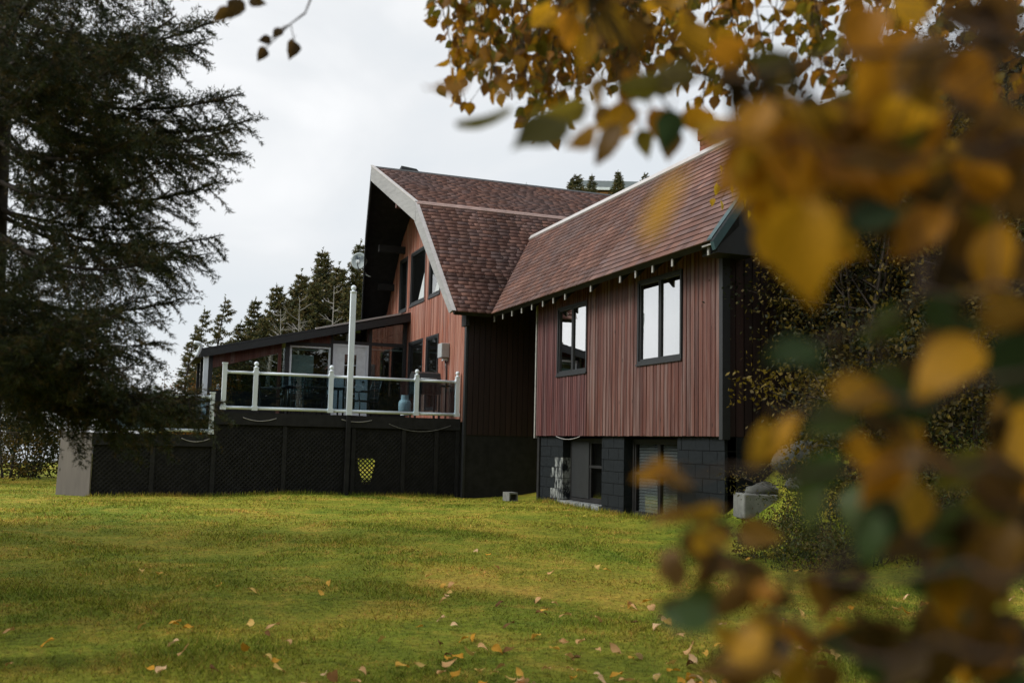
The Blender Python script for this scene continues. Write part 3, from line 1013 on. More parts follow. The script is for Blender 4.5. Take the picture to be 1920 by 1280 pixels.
# sloping timber band over the left glazing, and boards over the window
MB().hexa([(1.95, YS - .05, 3.38), (3.66, YS - .05, 3.86), (3.66, YS - .05, zr(3.66) - .08), (1.95, YS - .05, zr(1.95) - .08)],
          [(1.95, YS + .05, 3.38), (3.66, YS + .05, 3.86), (3.66, YS + .05, zr(3.66) - .08), (1.95, YS + .05, zr(1.95) - .08)]).build('timber_band', M['siding'], sun)
x = 3.98
while x < 5.09:
    MB().hexa([(x, YS - .045, 4.205), (x + .10, YS - .045, 4.205), (x + .10, YS - .045, zr(x + .1) - .08), (x, YS - .045, zr(x) - .08)],
              [(x, YS - .015, 4.205), (x + .10, YS - .015, 4.205), (x + .10, YS - .015, zr(x + .1) - .08), (x, YS - .015, zr(x) - .08)]).build('board', M['siding'], sun)
    x += .108


def pane(x0, x1, za, zb0, zb1, name='pane', y=YS, mat='glass_clear'):
    return MB().hexa([(x0, y, za), (x1, y, za), (x1, y, zb1), (x0, y, zb0)], [(x0, y + .008, za), (x1, y + .008, za), (x1, y + .008, zb1), (x0, y + .008, zb0)]).build(name, M[mat], sun)


M['glass_sun'] = glass('sunroom_glass', 0.26, (0.70, 0.77, 0.76), wavy=0.03)
for xa, xb in ((1.95, 3.66), (3.97, 5.10), (6.26, 7.18)):
    MB().box(xa, xb, YS - .04, YS + .04, 2.2, 2.78).build('low_wall', M['black_wood'], sun)
pane(1.95, 3.66, 2.80, 3.38, 3.86, mat='glass_sun')
pane(3.75, 3.86, 2.25, 4.0, 4.02, mat='glass_sun')
pane(4.03, 5.05, 2.80, 4.05, 4.05, mat='glass_sun')
pane(6.26, 7.18, 2.80, 4.21, 4.21, mat='glass_sun')
pane(5.18, 6.10, 4.31, zr(5.18) - .10, zr(6.10) - .10, mat='glass_sun')
pane(6.26, 7.18, 4.31, zr(6.26) - .10, zr(7.18) - .10, mat='glass_sun')
MB().box(6.12, 6.24, YS - .045, YS + .045, 4.31, zr(6.2) - .08).build('post', M['siding_dark'], sun)
# window frame, white inside
for q in ((3.975, 4.03, 2.785, 4.10), (5.05, 5.10, 2.785, 4.10)):
    MB().box(q[0], q[1], YS - .03, YS + .03, q[2], q[3]).build('window_frame', M['white_dirty'], sun)
MB().box(4.03, 5.05, YS - .03, YS + .03, 4.05, 4.10).build('window_frame', M['white_dirty'], sun)
# door
door = MB().box(5.24, 5.50, YS - .03, YS + .03, 2.22, 4.14).box(5.84, 6.10, YS - .03, YS + .03, 2.22, 4.14).box(5.50, 5.84, YS - .03, YS + .03, 3.93, 4.14).box(5.50, 5.84, YS - .03, YS + .03, 2.22, 2.40).build('door', M['white_dirty'], sun)
for q in ((5.165, 5.235, 2.2, 4.21), (6.105, 6.175, 2.2, 4.21)):
    MB().box(q[0], q[1], YS - .045, YS + .045, q[2], q[3]).build('door_frame', M['white'], door)
MB().box(5.235, 6.105, YS - .045, YS + .045, 4.145, 4.21).build('door_frame', M['white'], door)
for z in (2.40, 2.706, 3.012, 3.318, 3.624, 3.93):
    if 2.41 < z < 3.92: MB().box(5.50, 5.84, YS - .02, YS + .02, z - .011, z + .011).build('glazing_bar', M['white'], door)
for x in (5.613, 5.727):
    MB().box(x - .01, x + .01, YS - .0215, YS + .0215, 2.40, 3.93).build('glazing_bar', M['white'], door)
MB().box(5.50, 5.84, YS - .004, YS + .004, 2.40, 3.93).build('pane', M['glass_dark'], door)
MB().box(6.02, 6.06, YS - .09, YS - .03, 3.15, 3.20).build('handle', M['metal_black'], door)
# inside: panelled back wall, inner glazed door, pale blind in the window
MB().box(SX0, 4.9, 33.0, 33.1, 2.2, 2.9).build('back_wall', M['siding_dark'], sun)
MB().box(4.9, SX1, 31.0, 31.1, 2.2, 4.9).build('panelled_wall', M['inside_wood'], sun)
MB().box(SX0, SX0 + .08, YS + .06, 33, 2.2, 2.8).build('side_wall', M['siding_dark'], sun)
for yy in (29.5, 31.2, 32.9): MB().box(SX0, SX0 + .09, yy, yy + .09, 2.2, 3.85).build('post', M['black_trim'], sun)
idr = MB()
for xa in (6.30, 6.62, 6.90, 7.18): idr.box(xa, xa + .07, 30.2, 30.26, 2.2, 4.05)
for za in (2.25, 2.95, 3.5, 4.02): idr.box(6.37, 7.18, 30.205, 30.255, za, za + .06)
idr.build('inner_door', M['inside_wood'], sun)
MB().box(4.05, 4.66, YS + .10, YS + .12, 2.4, 3.86).build('blind', M['pale_sheet'], sun)
MB().box(4.05, 5.05, YS + .10, YS + .13, 3.98, 4.04).build('blind_rail', M['white_dirty'], sun)
MB().box(6.26, 7.18, YS + .10, YS + .13, 4.10, 4.14).build('blind_rail', M['white_dirty'], sun)
# stilts below
for xa in (2.0, 4.4, 6.8): MB().box(xa, xa + .14, YS + .2, YS + .34, 0, 2.05).build('stilt', M['black_wood'], sun)
# white downpipe at its outer corner
dp = MB().tube([(1.42, YS - .62, 3.98), (1.56, YS - .58, 3.97), (1.60, YS - .55, 3.90), (1.52, YS - .5, 3.68), (1.50, YS - .5, 3.62)], 0.05, 8).build('downpipe', M['white'], sun, True)
MB().box(1.70, 1.82, YS - .30, YS - .22, 2.1, 3.70).build('downpipe', M['white'], sun)

# ------------------------------------------------------------------ deck
YK = 22.6
ZD = 2.06
deck = empty('deck', (3.5, YK, 0.25), 'raised deck with white railing, glass panels and black lattice skirt', 'deck')
MB().box(1.75, XG - .03, YK + .02, YS - .08, ZD - .06, ZD).build('deck_floor', M['siding_dark'], deck)
MB().box(1.70, XG - .02, YK - .03, YK + .018, ZD - .24, ZD + .03).build('rim_joist', M['black_wood'], deck)
ZL = 1.55
MB().box(-0.72, 1.69, YK + .02, YS + 2, ZL - .06, ZL).build('lower_deck_floor', M['siding_dark'], deck)
MB().box(-0.74, 1.69, YK - .03, YK + .018, ZL - .22, ZL + .03).build('rim_joist', M['black_wood'], deck)


def rail_post(x, y, z0, h, ball=True, w=0.095, name='post'):
    mb = MB().box(x - w / 2, x + w / 2, y - w / 2, y + w / 2, z0, z0 + h)
    mb.box(x - w / 2 - .012, x + w / 2 + .012, y - w / 2 - .012, y + w / 2 + .012, z0, z0 + .09)
    p = mb.build(name, M['white'], deck)
    if ball:
        r = 0.052
        prof = [(w / 2 + .012, 0), (w / 2 + .012, .022), (.03, .035), (.026, .05)] + [(r * math.sin(a), .05 + r * .95 - r * math.cos(a)) for a in np.linspace(.5, math.pi, 9)]
        MB().lathe(prof, (x, y, z0 + h), 14).build('ball_cap', M['white'], p, True)
    else:
        MB().box(x - w / 2 - .012, x + w / 2 + .012, y - w / 2 - .012, y + w / 2 + .012, z0 + h, z0 + h + .03).build('cap', M['white'], p)
    return p


PX = [1.85, 2.52, 4.19, 6.20, 7.20]
for k, x in enumerate(PX): rail_post(x, YK, 2.14, 0.93 if k else 1.0, ball=k > 0)
for a, b_ in zip(PX[:-1], PX[1:]):
    for z in (2.19, 2.965):
        MB().tube([(a + .045, YK, z), (b_ - .045, YK, z)], 0.038 if z < 2.5 else 0.033, 10).build('rail', M['white'], deck, True)
        for s_, xx in ((1, a + .05), (-1, b_ - .05)):
            MB().tube([(xx, YK, z), (xx + s_ * .02, YK, z)], .05, 10).build('rail_collar', M['white'], deck, True)
    n = max(1, round((b_ - a) / 0.9))
    for q in range(n):
        xa = a + .05 + (b_ - a - .1) * q / n + .004; xb = a + .05 + (b_ - a - .1) * (q + 1) / n - .004
        MB().box(xa, xb, YK - .003, YK + .003, 2.225, 2.935).build('glass_panel', M['glass_smoke'], deck)
LP = [1.62, 0.42, -0.62]
for k, x in enumerate(LP): rail_post(x, YK - .02, 1.60, 0.88, ball=k > 0)
for a, b_ in zip(LP[1:], LP[:-1]):
    for z in (1.67, 2.40):
        MB().tube([(a + .045, YK - .02, z), (b_ - .045, YK - .02, z)], 0.036, 10).build('rail', M['white'], deck, True)
    MB().box(a + .05, b_ - .05, YK - .023, YK - .017, 1.70, 2.37).build('glass_panel', M['glass_smoke'], deck)
# rail along the open far side, glimpsed through the glass
for yy in (25.0, 27.2): rail_post(-0.62, yy, 1.60, 0.9)
MB().tube([(-.62, YK, 2.40), (-.62, 29, 2.40)], .033, 8).build('rail', M['white'], deck, True)
# skirt: dark sheet with a torn place, crossed laths in front of it
zb = lambda x: float(ground_z(x, YK)) - 0.05
hole = (4.86, 5.28, 0.55, 1.12)
sk = MB()
for a, b_, top in ((-0.72, 1.68, ZL - .10), (1.68, hole[0], ZD - .10), (hole[1], XG, ZD - .10)):
    sk.box(a, b_, YK + .06, YK + .07, zb(a), top)
sk.box(hole[0], hole[1], YK + .06, YK + .07, zb(5), hole[2]); sk.box(hole[0], hole[1], YK + .06, YK + .07, hole[3], ZD - .10)
sk.prism([(hole[0], YK + .055, hole[2]), (hole[0] + .14, YK + .055, hole[2]), (hole[0], YK + .055, hole[3])], (0, .004, 0))
sk.prism([(hole[1], YK + .055, hole[3] - .1), (hole[1] - .10, YK + .055, hole[2]), (hole[1], YK + .055, hole[2])], (0, .004, 0))
skirt = sk.build('skirt', M['black_wood'], deck)


def lattice(x0, x1, z0, z1, step=0.085):
    mb = MB(); w = 0.056
    H = z1 - z0
    for sgn, yy in ((1, YK + .028), (-1, YK + .042)):
        d = x0 - H
        while d < x1 + H:
            a = (d, z0); b_ = (d + sgn * H, z1)
            pa, pb = np.array(a), np.array(b_)
            t0, t1 = 0.0, 1.0
            ddx = pb[0] - pa[0]
            ts = sorted(((x0 - pa[0]) / ddx, (x1 - pa[0]) / ddx))
            t0, t1 = max(0, ts[0]), min(1, ts[1])
            if t1 - t0 > .02:
                p, q = pa + (pb - pa) * t0, pa + (pb - pa) * t1
                h = w * 0.707
                mb.add([(p[0] - h / 2, yy, p[1]), (p[0] + h / 2, yy, p[1]), (q[0] + h / 2, yy, q[1]), (q[0] - h / 2, yy, q[1]),
                        (p[0] - h / 2, yy + .008, p[1]), (p[0] + h / 2, yy + .008, p[1]), (q[0] + h / 2, yy + .008, q[1]), (q[0] - h / 2, yy + .008, q[1])],
                       [(0, 1, 2, 3), (7, 6, 5, 4), (0, 4, 5, 1), (3, 2, 6, 7), (1, 5, 6, 2), (0, 3, 7, 4)])
            d += step * 1.414 * 0.85
    return mb


for a, b_, top in ((-0.70, 0.45, ZL - .23), (0.47, 1.68, ZL - .23), (1.72, 3.2, ZD - .25), (3.22, 4.70, ZD - .25), (4.82, 5.92, ZD - .25), (5.95, 7.2, ZD - .25)):
    o = lattice(a, b_, zb((a + b_) / 2), top).build('lattice_panel', M['black_wood'], deck)
    o['kind'] = 'stuff'
for x in (0.46, 1.70, 3.21, 4.76, 5.93, 6.72, 7.24): MB().box(x - .045, x + .045, YK - .01, YK + .027, zb(x), (ZL if x < 1.6 else ZD) - .25).build('skirt_post', M['black_wood'], deck)
pl = MB().hexa([(-1.40, 22.95, 0.1), (-0.74, YK - .02, 0.1), (-0.74, YK - .02, 1.58), (-1.36, 22.95, 1.60)], [(-1.39, 22.99, 0.1), (-0.72, YK + .02, 0.1), (-0.72, YK + .02, 1.58), (-1.35, 22.99, 1.60)]).build('plywood_panel', M['plywood'], deck)
pl['label'] = 'bare grey plywood panel closing the deck end'

# tall white post with a ball top, fixed to the deck edge
pole = empty('tall_post', (4.60, YK - .10, 2.10), 'tall white square post with ball top at the deck edge', 'post')
MB().box(4.54, 4.66, YK - .165, YK - .055, 2.10, 4.90).build('shaft', M['white'], pole)
MB().lathe([(.08, 0), (.08, .03), (.03, .045), (.03, .06)] + [(.062 * math.sin(a), .115 - .062 * math.cos(a)) for a in np.linspace(.5, math.pi, 9)], (4.60, YK - .11, 4.90), 14).build('ball_cap', M['white'], pole, True)
MB().box(4.555, 4.645, YK - .15, YK - .06, 0.2, 2.095).build('footing', M['black_wood'], pole)
# sagging cables below the deck edge
for k, (xa, xb, z, sag, lab) in enumerate(((2.28, 3.0, 1.98, .07, 'white cable sagging below the second railing post'), (4.45, 5.15, 2.0, .05, 'short white cable drooping at the foot of the tall post'),
                                           (5.55, 7.05, 1.93, .16, 'long thin cable sagging beside the gable wall'), (1.02, 1.60, 1.50, .07, 'white cable sagging under the lower deck railing'))):
    pts = [(xa + (xb - xa) * s_, YK - .045, z - sag * 4 * s_ * (1 - s_)) for s_ in np.linspace(0, 1, 15)]
    tag(MB().tube(pts, .007 if k != 2 else .005, 6).build('cable', M['drip' if k != 2 else 'rafter'], None, True), lab, 'cable', 'cables along the deck edge')
y0, y1 = float(on(0, XW, 1045, 815)[1]), float(on(0, XW, 1090, 815)[1])
tag(MB().tube([(XW - .03, y0 + (y1 - y0) * s_, ZS - .01 - .06 * 4 * s_ * (1 - s_)) for s_ in np.linspace(0, 1, 13)], .006, 6).build('cable', M['drip'], None, True), 'pale cable sagging below the wing siding', 'cable', 'cables along the deck edge')

# ------------------------------------------------------------------ on the deck and the walls
def chair(loc, rz, label):
    c_ = empty('patio_chair', loc, label, 'chair', 'patio chairs on the deck', rz)
    for sx in (-.26, .26):
        MB().tube([(sx, -.26, 0), (sx, -.27, .42)], .016, 6).build('leg', M['metal_black'], c_, True, True)
        MB().tube([(sx, .30, 0), (sx, .24, .25), (sx, .22, .45), (sx, .25, .70), (sx, .33, 1.0)], .016, 6).build('leg', M['metal_black'], c_, True, True)
        MB().tube([(sx, -.28, .44), (sx, -.30, .62), (sx, -.22, .66), (sx, .22, .66)], .016, 6).build('armrest', M['metal_black'], c_, True, True)
    MB().box(-.26, .26, -.28, .24, .41, .44).build('seat', M['metal_black'], c_, False, True)
    b_ = MB()
    yb = lambda z: .22 + .11 * ((z - .45) / .55) ** 1.4
    for z in (.52, .66, .74, .82, .90, .98): b_.bar((-.26, yb(z), z), (.26, yb(z), z), .02, .022)
    for x in np.linspace(-.19, .19, 5): b_.bar((x, yb(.66), .66), (x, yb(.98), .98), .02, .02)
    for x in np.linspace(-.22, .22, 8): b_.bar((x, yb(.47), .47), (x, yb(.66), .66), .02, .014)
    b_.build('backrest', M['metal_black'], c_, False, True)
    return c_


chair((3.05, 24.2, ZD), 1.4, 'black metal patio chair at the far end of the table')
chair((3.95, 23.5, ZD), 3.14, 'black patio chair with its lattice back against the railing glass')
chair((5.30, 24.0, ZD), -1.35, 'black metal patio chair in front of the white door')
chair((4.0, 25.2, ZD), 0.1, 'black metal patio chair behind the table')
tb = empty('patio_table', (4.1, 24.35, ZD), 'dark rectangular patio table between the black chairs', 'table')
MB().box(-.75, .75, -.42, .42, .70, .735).build('tabletop', M['metal_black'], tb, False, True, 0.008)
for sx in (-.66, .66):
    for sy in (-.34, .34): MB().tube([(sx, sy, 0), (sx, sy, .70)], .022, 6).build('leg', M['metal_black'], tb, True, True)

bb = empty('barbecue', (6.62, 23.35, ZD), 'black gas barbecue with closed hood against the cedar wall', 'barbecue')
MB().box(-.33, .33, -.25, .25, .62, .86).build('firebox', M['metal_black'], bb, False, True, 0.01)
MB().prism([(-.33, -.25, .87), (-.33, .25, .87), (-.33, .25, 1.08), (-.33, .08, 1.17), (-.33, -.16, 1.12)], (.66, 0, 0)).build('hood', M['metal_black'], bb, False, True)
MB().tube([(-.2, -.29, .98), (.2, -.29, .98)], .014, 6).build('handle', M['grey_metal'], bb, True, True)
for sx in (-.3, .3):
    for sy in (-.22, .22): MB().box(sx - .02, sx + .02, sy - .02, sy + .02, 0.0, .62).build('leg', M['metal_black'], bb, False, True)
MB().box(-.32, .32, -.23, .23, .16, .18).build('shelf', M['metal_black'], bb, False, True)
MB().box(.34, .58, -.2, .2, .82, .85).build('side_shelf', M['metal_black'], bb, False, True)

tk = empty('propane_tank', (6.02, 22.95, ZD + .10), 'white propane tank with collar beside the barbecue', 'propane tank')
MB().lathe([(.10, 0), (.10, .03), (.13, .05), (.152, .10), (.152, .27), (.13, .33), (.06, .36)], n=18).build('body', M['white_dirty'], tk, True, True)
MB().lathe([(.10, -.02), (.10, .01)], n=18).build('foot_ring', M['white_dirty'], tk, True, True)
col_ = MB()
for k in range(9):
    a0, a1 = 0.5 + k * .55, 0.5 + (k + 1) * .55
    if k == 4: continue
    col_.hexa([(.10 * math.cos(a0), .10 * math.sin(a0), .34), (.10 * math.cos(a1), .10 * math.sin(a1), .34), (.10 * math.cos(a1), .10 * math.sin(a1), .46), (.10 * math.cos(a0), .10 * math.sin(a0), .46)],
              [(.094 * math.cos(a0), .094 * math.sin(a0), .34), (.094 * math.cos(a1), .094 * math.sin(a1), .34), (.094 * math.cos(a1), .094 * math.sin(a1), .46), (.094 * math.cos(a0), .094 * math.sin(a0), .46)])
col_.build('collar', M['white_dirty'], tk, False, True)
MB().tube([(0, 0, .35), (0, 0, .43)], .025, 8).build('valve', M['grey_metal'], tk, True, True)

mt = empty('meter_box', (XG, 23.75, 3.6), 'grey electric meter box with conduit on the cedar wall', 'meter box')
MB().box(XG - .24, XG - .023, 23.58, 23.92, 3.62, 3.98).build('box', M['grey_metal'], mt, bevel=.02)
MB().box(XG - .16, XG - .03, 23.70, 23.80, 3.55, 3.615).build('gland', M['white_dirty'], mt)
MB().tube([(XG - .08, 23.75, 3.56), (XG - .06, 23.72, 3.35), (XG - .06, 23.70, 3.2), (XG - .06, 23.70, 2.1)], .022, 8).build('conduit', M['metal_black'], mt, True)

# satellite dish on the far rake
dc = at(674, 490, 30.0)
dish = empty('satellite_dish', tuple(dc), 'small round grey satellite dish on a bent arm under the far rake', 'satellite dish')
fwd = Vector(tuple(CAM - dc)).normalized()
fwd = (fwd + Vector((-.25, 0, .25))).normalized()
rt = Vector((0, 0, 1)).cross(fwd).normalized(); upv = fwd.cross(rt)
dm = MB(); rr = 0.245; vs = []; fs_ = []
nr, na = 6, 24
for k in range(nr + 1):
    r_ = rr * k / nr
    for a in range(na):
        th = 2 * math.pi * a / na
        p = Vector(tuple(dc)) + rt * (r_ * math.cos(th)) + upv * (r_ * 1.08 * math.sin(th)) + fwd * (0.22 * (r_ ** 2) / rr)
        vs.append(p)
for k in range(nr):
    for a in range(na):
        b_ = k * na + a; d_ = k * na + (a + 1) % na
        fs_.append((b_, d_, d_ + na, b_ + na))
dm.add(vs, fs_)
M['dish'] = plain('pale_blue_grey_dish', (0.40, 0.46, 0.48), 0.5, 0.05, 4)
do = dm.build('reflector', M['dish'], dish, True)
sol = do.modifiers.new('thick', 'SOLIDIFY'); sol.thickness = .015
c0 = Vector(tuple(dc))
MB().tube([c0 - fwd * .02, c0 - upv * .10 - fwd * .10, Vector((6.72, 30.9, 4.62)) * 0 + c0 - upv * .38 + rt * .20 - fwd * .15, c0 - upv * .45 + rt * .34 - fwd * .1], .022, 8).build('mast', M['grey_metal'], dish, True)
MB().tube([c0 - upv * .26, c0 - upv * .20 + fwd * .18, c0 - upv * .07 + fwd * .24], .016, 6).build('feed_arm', M['metal_black'], dish, True)
MB().bar(c0 - upv * .06 + fwd * .24, c0 - upv * .06 + fwd * .14, .11, .10).build('feed_horn', M['white_dirty'], dish)
fc = bpy.data.curves.new('lettering', 'FONT')
fc.body = 'Bell'; fc.size = 0.17; fc.align_x = 'CENTER'; fc.align_y = 'CENTER'; fc.extrude = 0.002
fc.materials.append(plain('dark_blue_lettering', (0.03, 0.05, 0.09), 0.5, 0.05, 3))
ft = bpy.data.objects.new('lettering_source', fc); COL.objects.link(ft)
fm = bpy.data.meshes.new_from_object(ft); bpy.data.objects.remove(ft)
fo = bpy.data.objects.new('lettering', fm); COL.objects.link(fo); fo.parent = dish
pp = upv * .09 + fwd * .055
fo.matrix_local = Matrix([[rt[i], upv[i], fwd[i], pp[i]] for i in range(3)] + [[0, 0, 0, 1]])

# lamps under the overhang
gl_c = on(0, 6.70, 698, 537)
lp = empty('globe_lamp', tuple(gl_c), 'small lit globe lamp on the dark far rake', 'lamp')
MB().lathe([(.07 * math.sin(a), -.07 * math.cos(a)) for a in np.linspace(.05, math.pi - .05, 10)], tuple(gl_c), 14).build('globe', M['lamp'], lp, True)
MB().tube([tuple(gl_c + (0.02, 0, .06)), tuple(gl_c + (0.05, 0, .14)), tuple(gl_c + (.2, 0, .16))], .015, 6).build('bracket', M['metal_black'], lp, True)
sp_c = on(0, 6.45, 700, 430)
lp2 = empty('spot_lamp', tuple(sp_c), 'tiny warm spot lamp under the gable peak', 'lamp')
MB().lathe([(.055, 0), (.055, .012), (.04, .03), (.03, .06)], tuple(sp_c), 12).build('housing', M['siding_gable'], lp2, True)
MB().tube([tuple(sp_c + (0, 0, .05)), tuple(sp_c + (.05, 0, .5))], .012, 6).build('stem', M['metal_black'], lp2, True)

# blocks and stones by the foundation
p = on(0, 8.0, 995, 935)
cb = empty('concrete_block', (7.75, 20.35, float(ground_z(7.75, 20.35))), 'hollow grey concrete block on the grass at the recess', 'concrete block')
MB().box(-.10, .10, -.20, .20, .155, .19).box(-.10, .10, -.20, .20, 0, .03).box(-.10, -.075, -.20, .20, .03, .155).box(.075, .10, -.2, .2, .03, .155).box(-.075, .075, -.015, .015, .03, .155).build('shell', M['concrete'], cb, False, True)
sx_, sy_ = 8.46, 12.45
st = MB().box(-.17, .34, -.26, .22, -.12, .24)
o = st.build('concrete_step', M['concrete'], None, bevel=.02)
o.location = (sx_, sy_, float(ground_z(sx_, sy_)) + .02); o.rotation_euler = (0, .02, -.25)
tag(o, 'pale concrete step block at the shaded wing corner', 'step')


def rock(loc, s, label, rz=0.0):
    n1, n2 = 14, 9
    r2 = np.random.default_rng(int(abs(loc[0] * 977 + loc[1] * 131)))
    ph = r2.uniform(0, 6.28, 8)
    vs = []
    for i_ in range(n2 + 1):
        th = math.pi * i_ / n2
        for j in range(n1):
            a = 2 * math.pi * j / n1
            k = 1 + .13 * math.sin(2 * a + ph[0]) + .1 * math.sin(3 * a + 2 * th + ph[1]) + .08 * math.sin(5 * th + ph[2]) + r2.uniform(-.06, .06)
            zz = math.cos(th)
            zz = zz * (0.75 if zz > 0.55 else 1)
            vs.append((s[0] * k * math.sin(th) * math.cos(a), s[1] * k * math.sin(th) * math.sin(a), s[2] * k * zz))
    fs_ = [(i_ * n1 + j, i_ * n1 + (j + 1) % n1, (i_ + 1) * n1 + (j + 1) % n1, (i_ + 1) * n1 + j) for i_ in range(n2) for j in range(n1)]
    o = MB().add(vs, fs_).build('rock', M['rock'], None, True)
    o.location = (*loc, float(ground_z(*loc)) + s[2] * .2); o.rotation_euler = (0, 0, rz)
    return tag(o, label, 'rock', 'rocks on the bank by the wing')


rock((8.75, 12.5), (.34, .28, .20), 'low flat grey rock behind the concrete step', .3)
rock((9.35, 12.3), (.50, .34, .34), 'long sloping grey rock on the bank', .1)
rock((10.05, 12.1), (.55, .40, .36), 'largest mossy rock at the top of the bank', .4)
rock((9.0, 11.95), (.22, .2, .14), 'small dark rock half sunk in the bank grass', 1.0)


# ------------------------------------------------------------------ trees and shrubs
def needles(segs, per_m, nl, nw, cols, droop=0.0, seed=1):
    """flat needle triangles along twig segments (p0, p1)"""
    r2 = np.random.default_rng(seed)
    segs = np.asarray(segs, float)
    L = np.linalg.norm(segs[:, 1] - segs[:, 0], axis=1)
    cnt = np.maximum(1, (L * per_m + r2.random(len(L))).astype(int))
    idx = np.repeat(np.arange(len(segs)), cnt)
    t_ = r2.random(len(idx))[:, None]
    P = segs[idx, 0] * (1 - t_) + segs[idx, 1] * t_
    D = segs[idx, 1] - segs[idx, 0]; D /= np.linalg.norm(D, axis=1)[:, None] + 1e-9
    Q = r2.normal(size=P.shape); Q -= D * (Q * D).sum(1)[:, None]; Q /= np.linalg.norm(Q, axis=1)[:, None] + 1e-9
    dirn = Q * 0.8 + D * 0.75; dirn[:, 2] -= droop
    dirn /= np.linalg.norm(dirn, axis=1)[:, None]
    side = np.cross(dirn, r2.normal(size=P.shape)); side /= np.linalg.norm(side, axis=1)[:, None] + 1e-9
    l = nl * r2.uniform(.7, 1.25, len(P))[:, None]
    V = np.stack([P - side * nw / 2, P + side * nw / 2, P + dirn * l], 1).reshape(-1, 3)
    cols = np.asarray(cols, float)
    c_ = cols[r2.integers(0, len(cols), len(segs))][idx] * r2.uniform(.65, 1.3, len(P))[:, None]
    return V, c_


def tubes_np(segs, r0, r1, n=3):
    """thin prisms along segments"""
    segs = np.asarray(segs, float); m_ = len(segs)
    D = segs[:, 1] - segs[:, 0]; D /= np.linalg.norm(D, axis=1)[:, None] + 1e-9
    A = np.cross(D, np.array([.3, .5, .81])); A /= np.linalg.norm(A, axis=1)[:, None] + 1e-9
    B = np.cross(D, A)
    V = np.zeros((m_, 2 * n, 3))
    for k in range(n):
        a = 2 * math.pi * k / n
        o_ = A * math.cos(a) + B * math.sin(a)
        V[:, k] = segs[:, 0] + o_ * np.asarray(r0).reshape(-1, 1); V[:, n + k] = segs[:, 1] + o_ * np.asarray(r1).reshape(-1, 1)
    Fc = np.array([(k, (k + 1) % n, n + (k + 1) % n, n + k) for k in range(n)])
    Fa = (np.arange(m_)[:, None, None] * 2 * n + Fc[None]).reshape(-1, 4)
    return V.reshape(-1, 3), Fa


def bough(start, tip, sag, r2, twig_l, spread=0.55, hang=0.35, sub=True, step=0.055):
    """a spruce bough: axis, side twigs and their sprigs, as lists of segments"""
    start = np.array(start, float); tip = np.array(tip, float)
    n = 12
    L = np.linalg.norm(tip - start)
    ts = np.linspace(0, 1, n)
    ax = [start + (tip - start) * t_ + np.array([0, 0, -sag * 4 * t_ * (1 - t_)]) for t_ in ts]
    wood_s = [(ax[k], ax[k + 1], .02 * L * (1 - ts[k]) * .6 + .004) for k in range(n - 1)]
    green = [(ax[k], ax[k + 1]) for k in range(int(n * .45), n - 1)]
    D = (tip - start) / L
    side = np.cross(D, [0, 0, 1]); side /= np.linalg.norm(side) + 1e-9
    t_ = 0.12
    while t_ < 0.97:
        base = start + (tip - start) * t_ + np.array([0, 0, -sag * 4 * t_ * (1 - t_)])
        for s_ in (-1, 1):
            l = twig_l * (0.35 + 0.75 * math.sin(math.pi * min(1, (1 - t_) * 1.05 + .08)) ) * r2.uniform(.6, 1.2) * (1 - .45 * t_)
            d = D * r2.uniform(.35, .9) + side * s_ * spread * r2.uniform(.2, 1.4) + np.array([0, 0, r2.uniform(-hang * 2.6, hang * 1.9)])
            d /= np.linalg.norm(d)
            m1 = base + d * l * .55; e_ = m1 + (d + np.array([0, 0, -hang * .5])) * l * .45
            wood_s.append((base, m1, .0035)); green += [(base, m1), (m1, e_)]
            if sub:
                k = 0.12
                while k < 1.0:
                    q = base + (m1 - base) * min(1, k / .55) + (e_ - m1) * max(0, (k - .55) / .45)
                    for s2 in (-1, 1):
                        d2 = d * .8 + side * s2 * .7 * r2.uniform(.3, 1.2) + np.array([0, 0, r2.uniform(-.5, .25)]) + D * s2 * -.2
                        d2 /= np.linalg.norm(d2)
                        green.append((q, q + d2 * l * .34 * (1.1 - k * .6) * r2.uniform(.6, 1.2)))
                    k += step / l if l > .1 else .4
        t_ += r2.uniform(.8, 1.2) * step * 1.25 / L
    return wood_s, green


# near spruce whose trunk stands beside the view; boughs reach over the lawn
r2 = np.random.default_rng(11)
ZT = 6.3
tb_ = at(-70, 900, ZT)
tb_[2] = float(ground_z(tb_[0], tb_[1]))
sp = empty('spruce_tree', tuple(tb_), 'large dark spruce with shaggy boughs hanging over the lawn', 'spruce')
trunk_pts = [tb_ + np.array([.02 * math.sin(k), .02 * math.cos(k * 1.7), k * 0.75 - .1]) for k in range(14)]
MB().tube(trunk_pts, [0.20 * (1 - k / 14.5) + .01 for k in range(14)], 12).build('trunk', M['bark'], sp, True)
WS, GS = [], []
axis_at = lambda z: np.array([tb_[0], tb_[1], z])
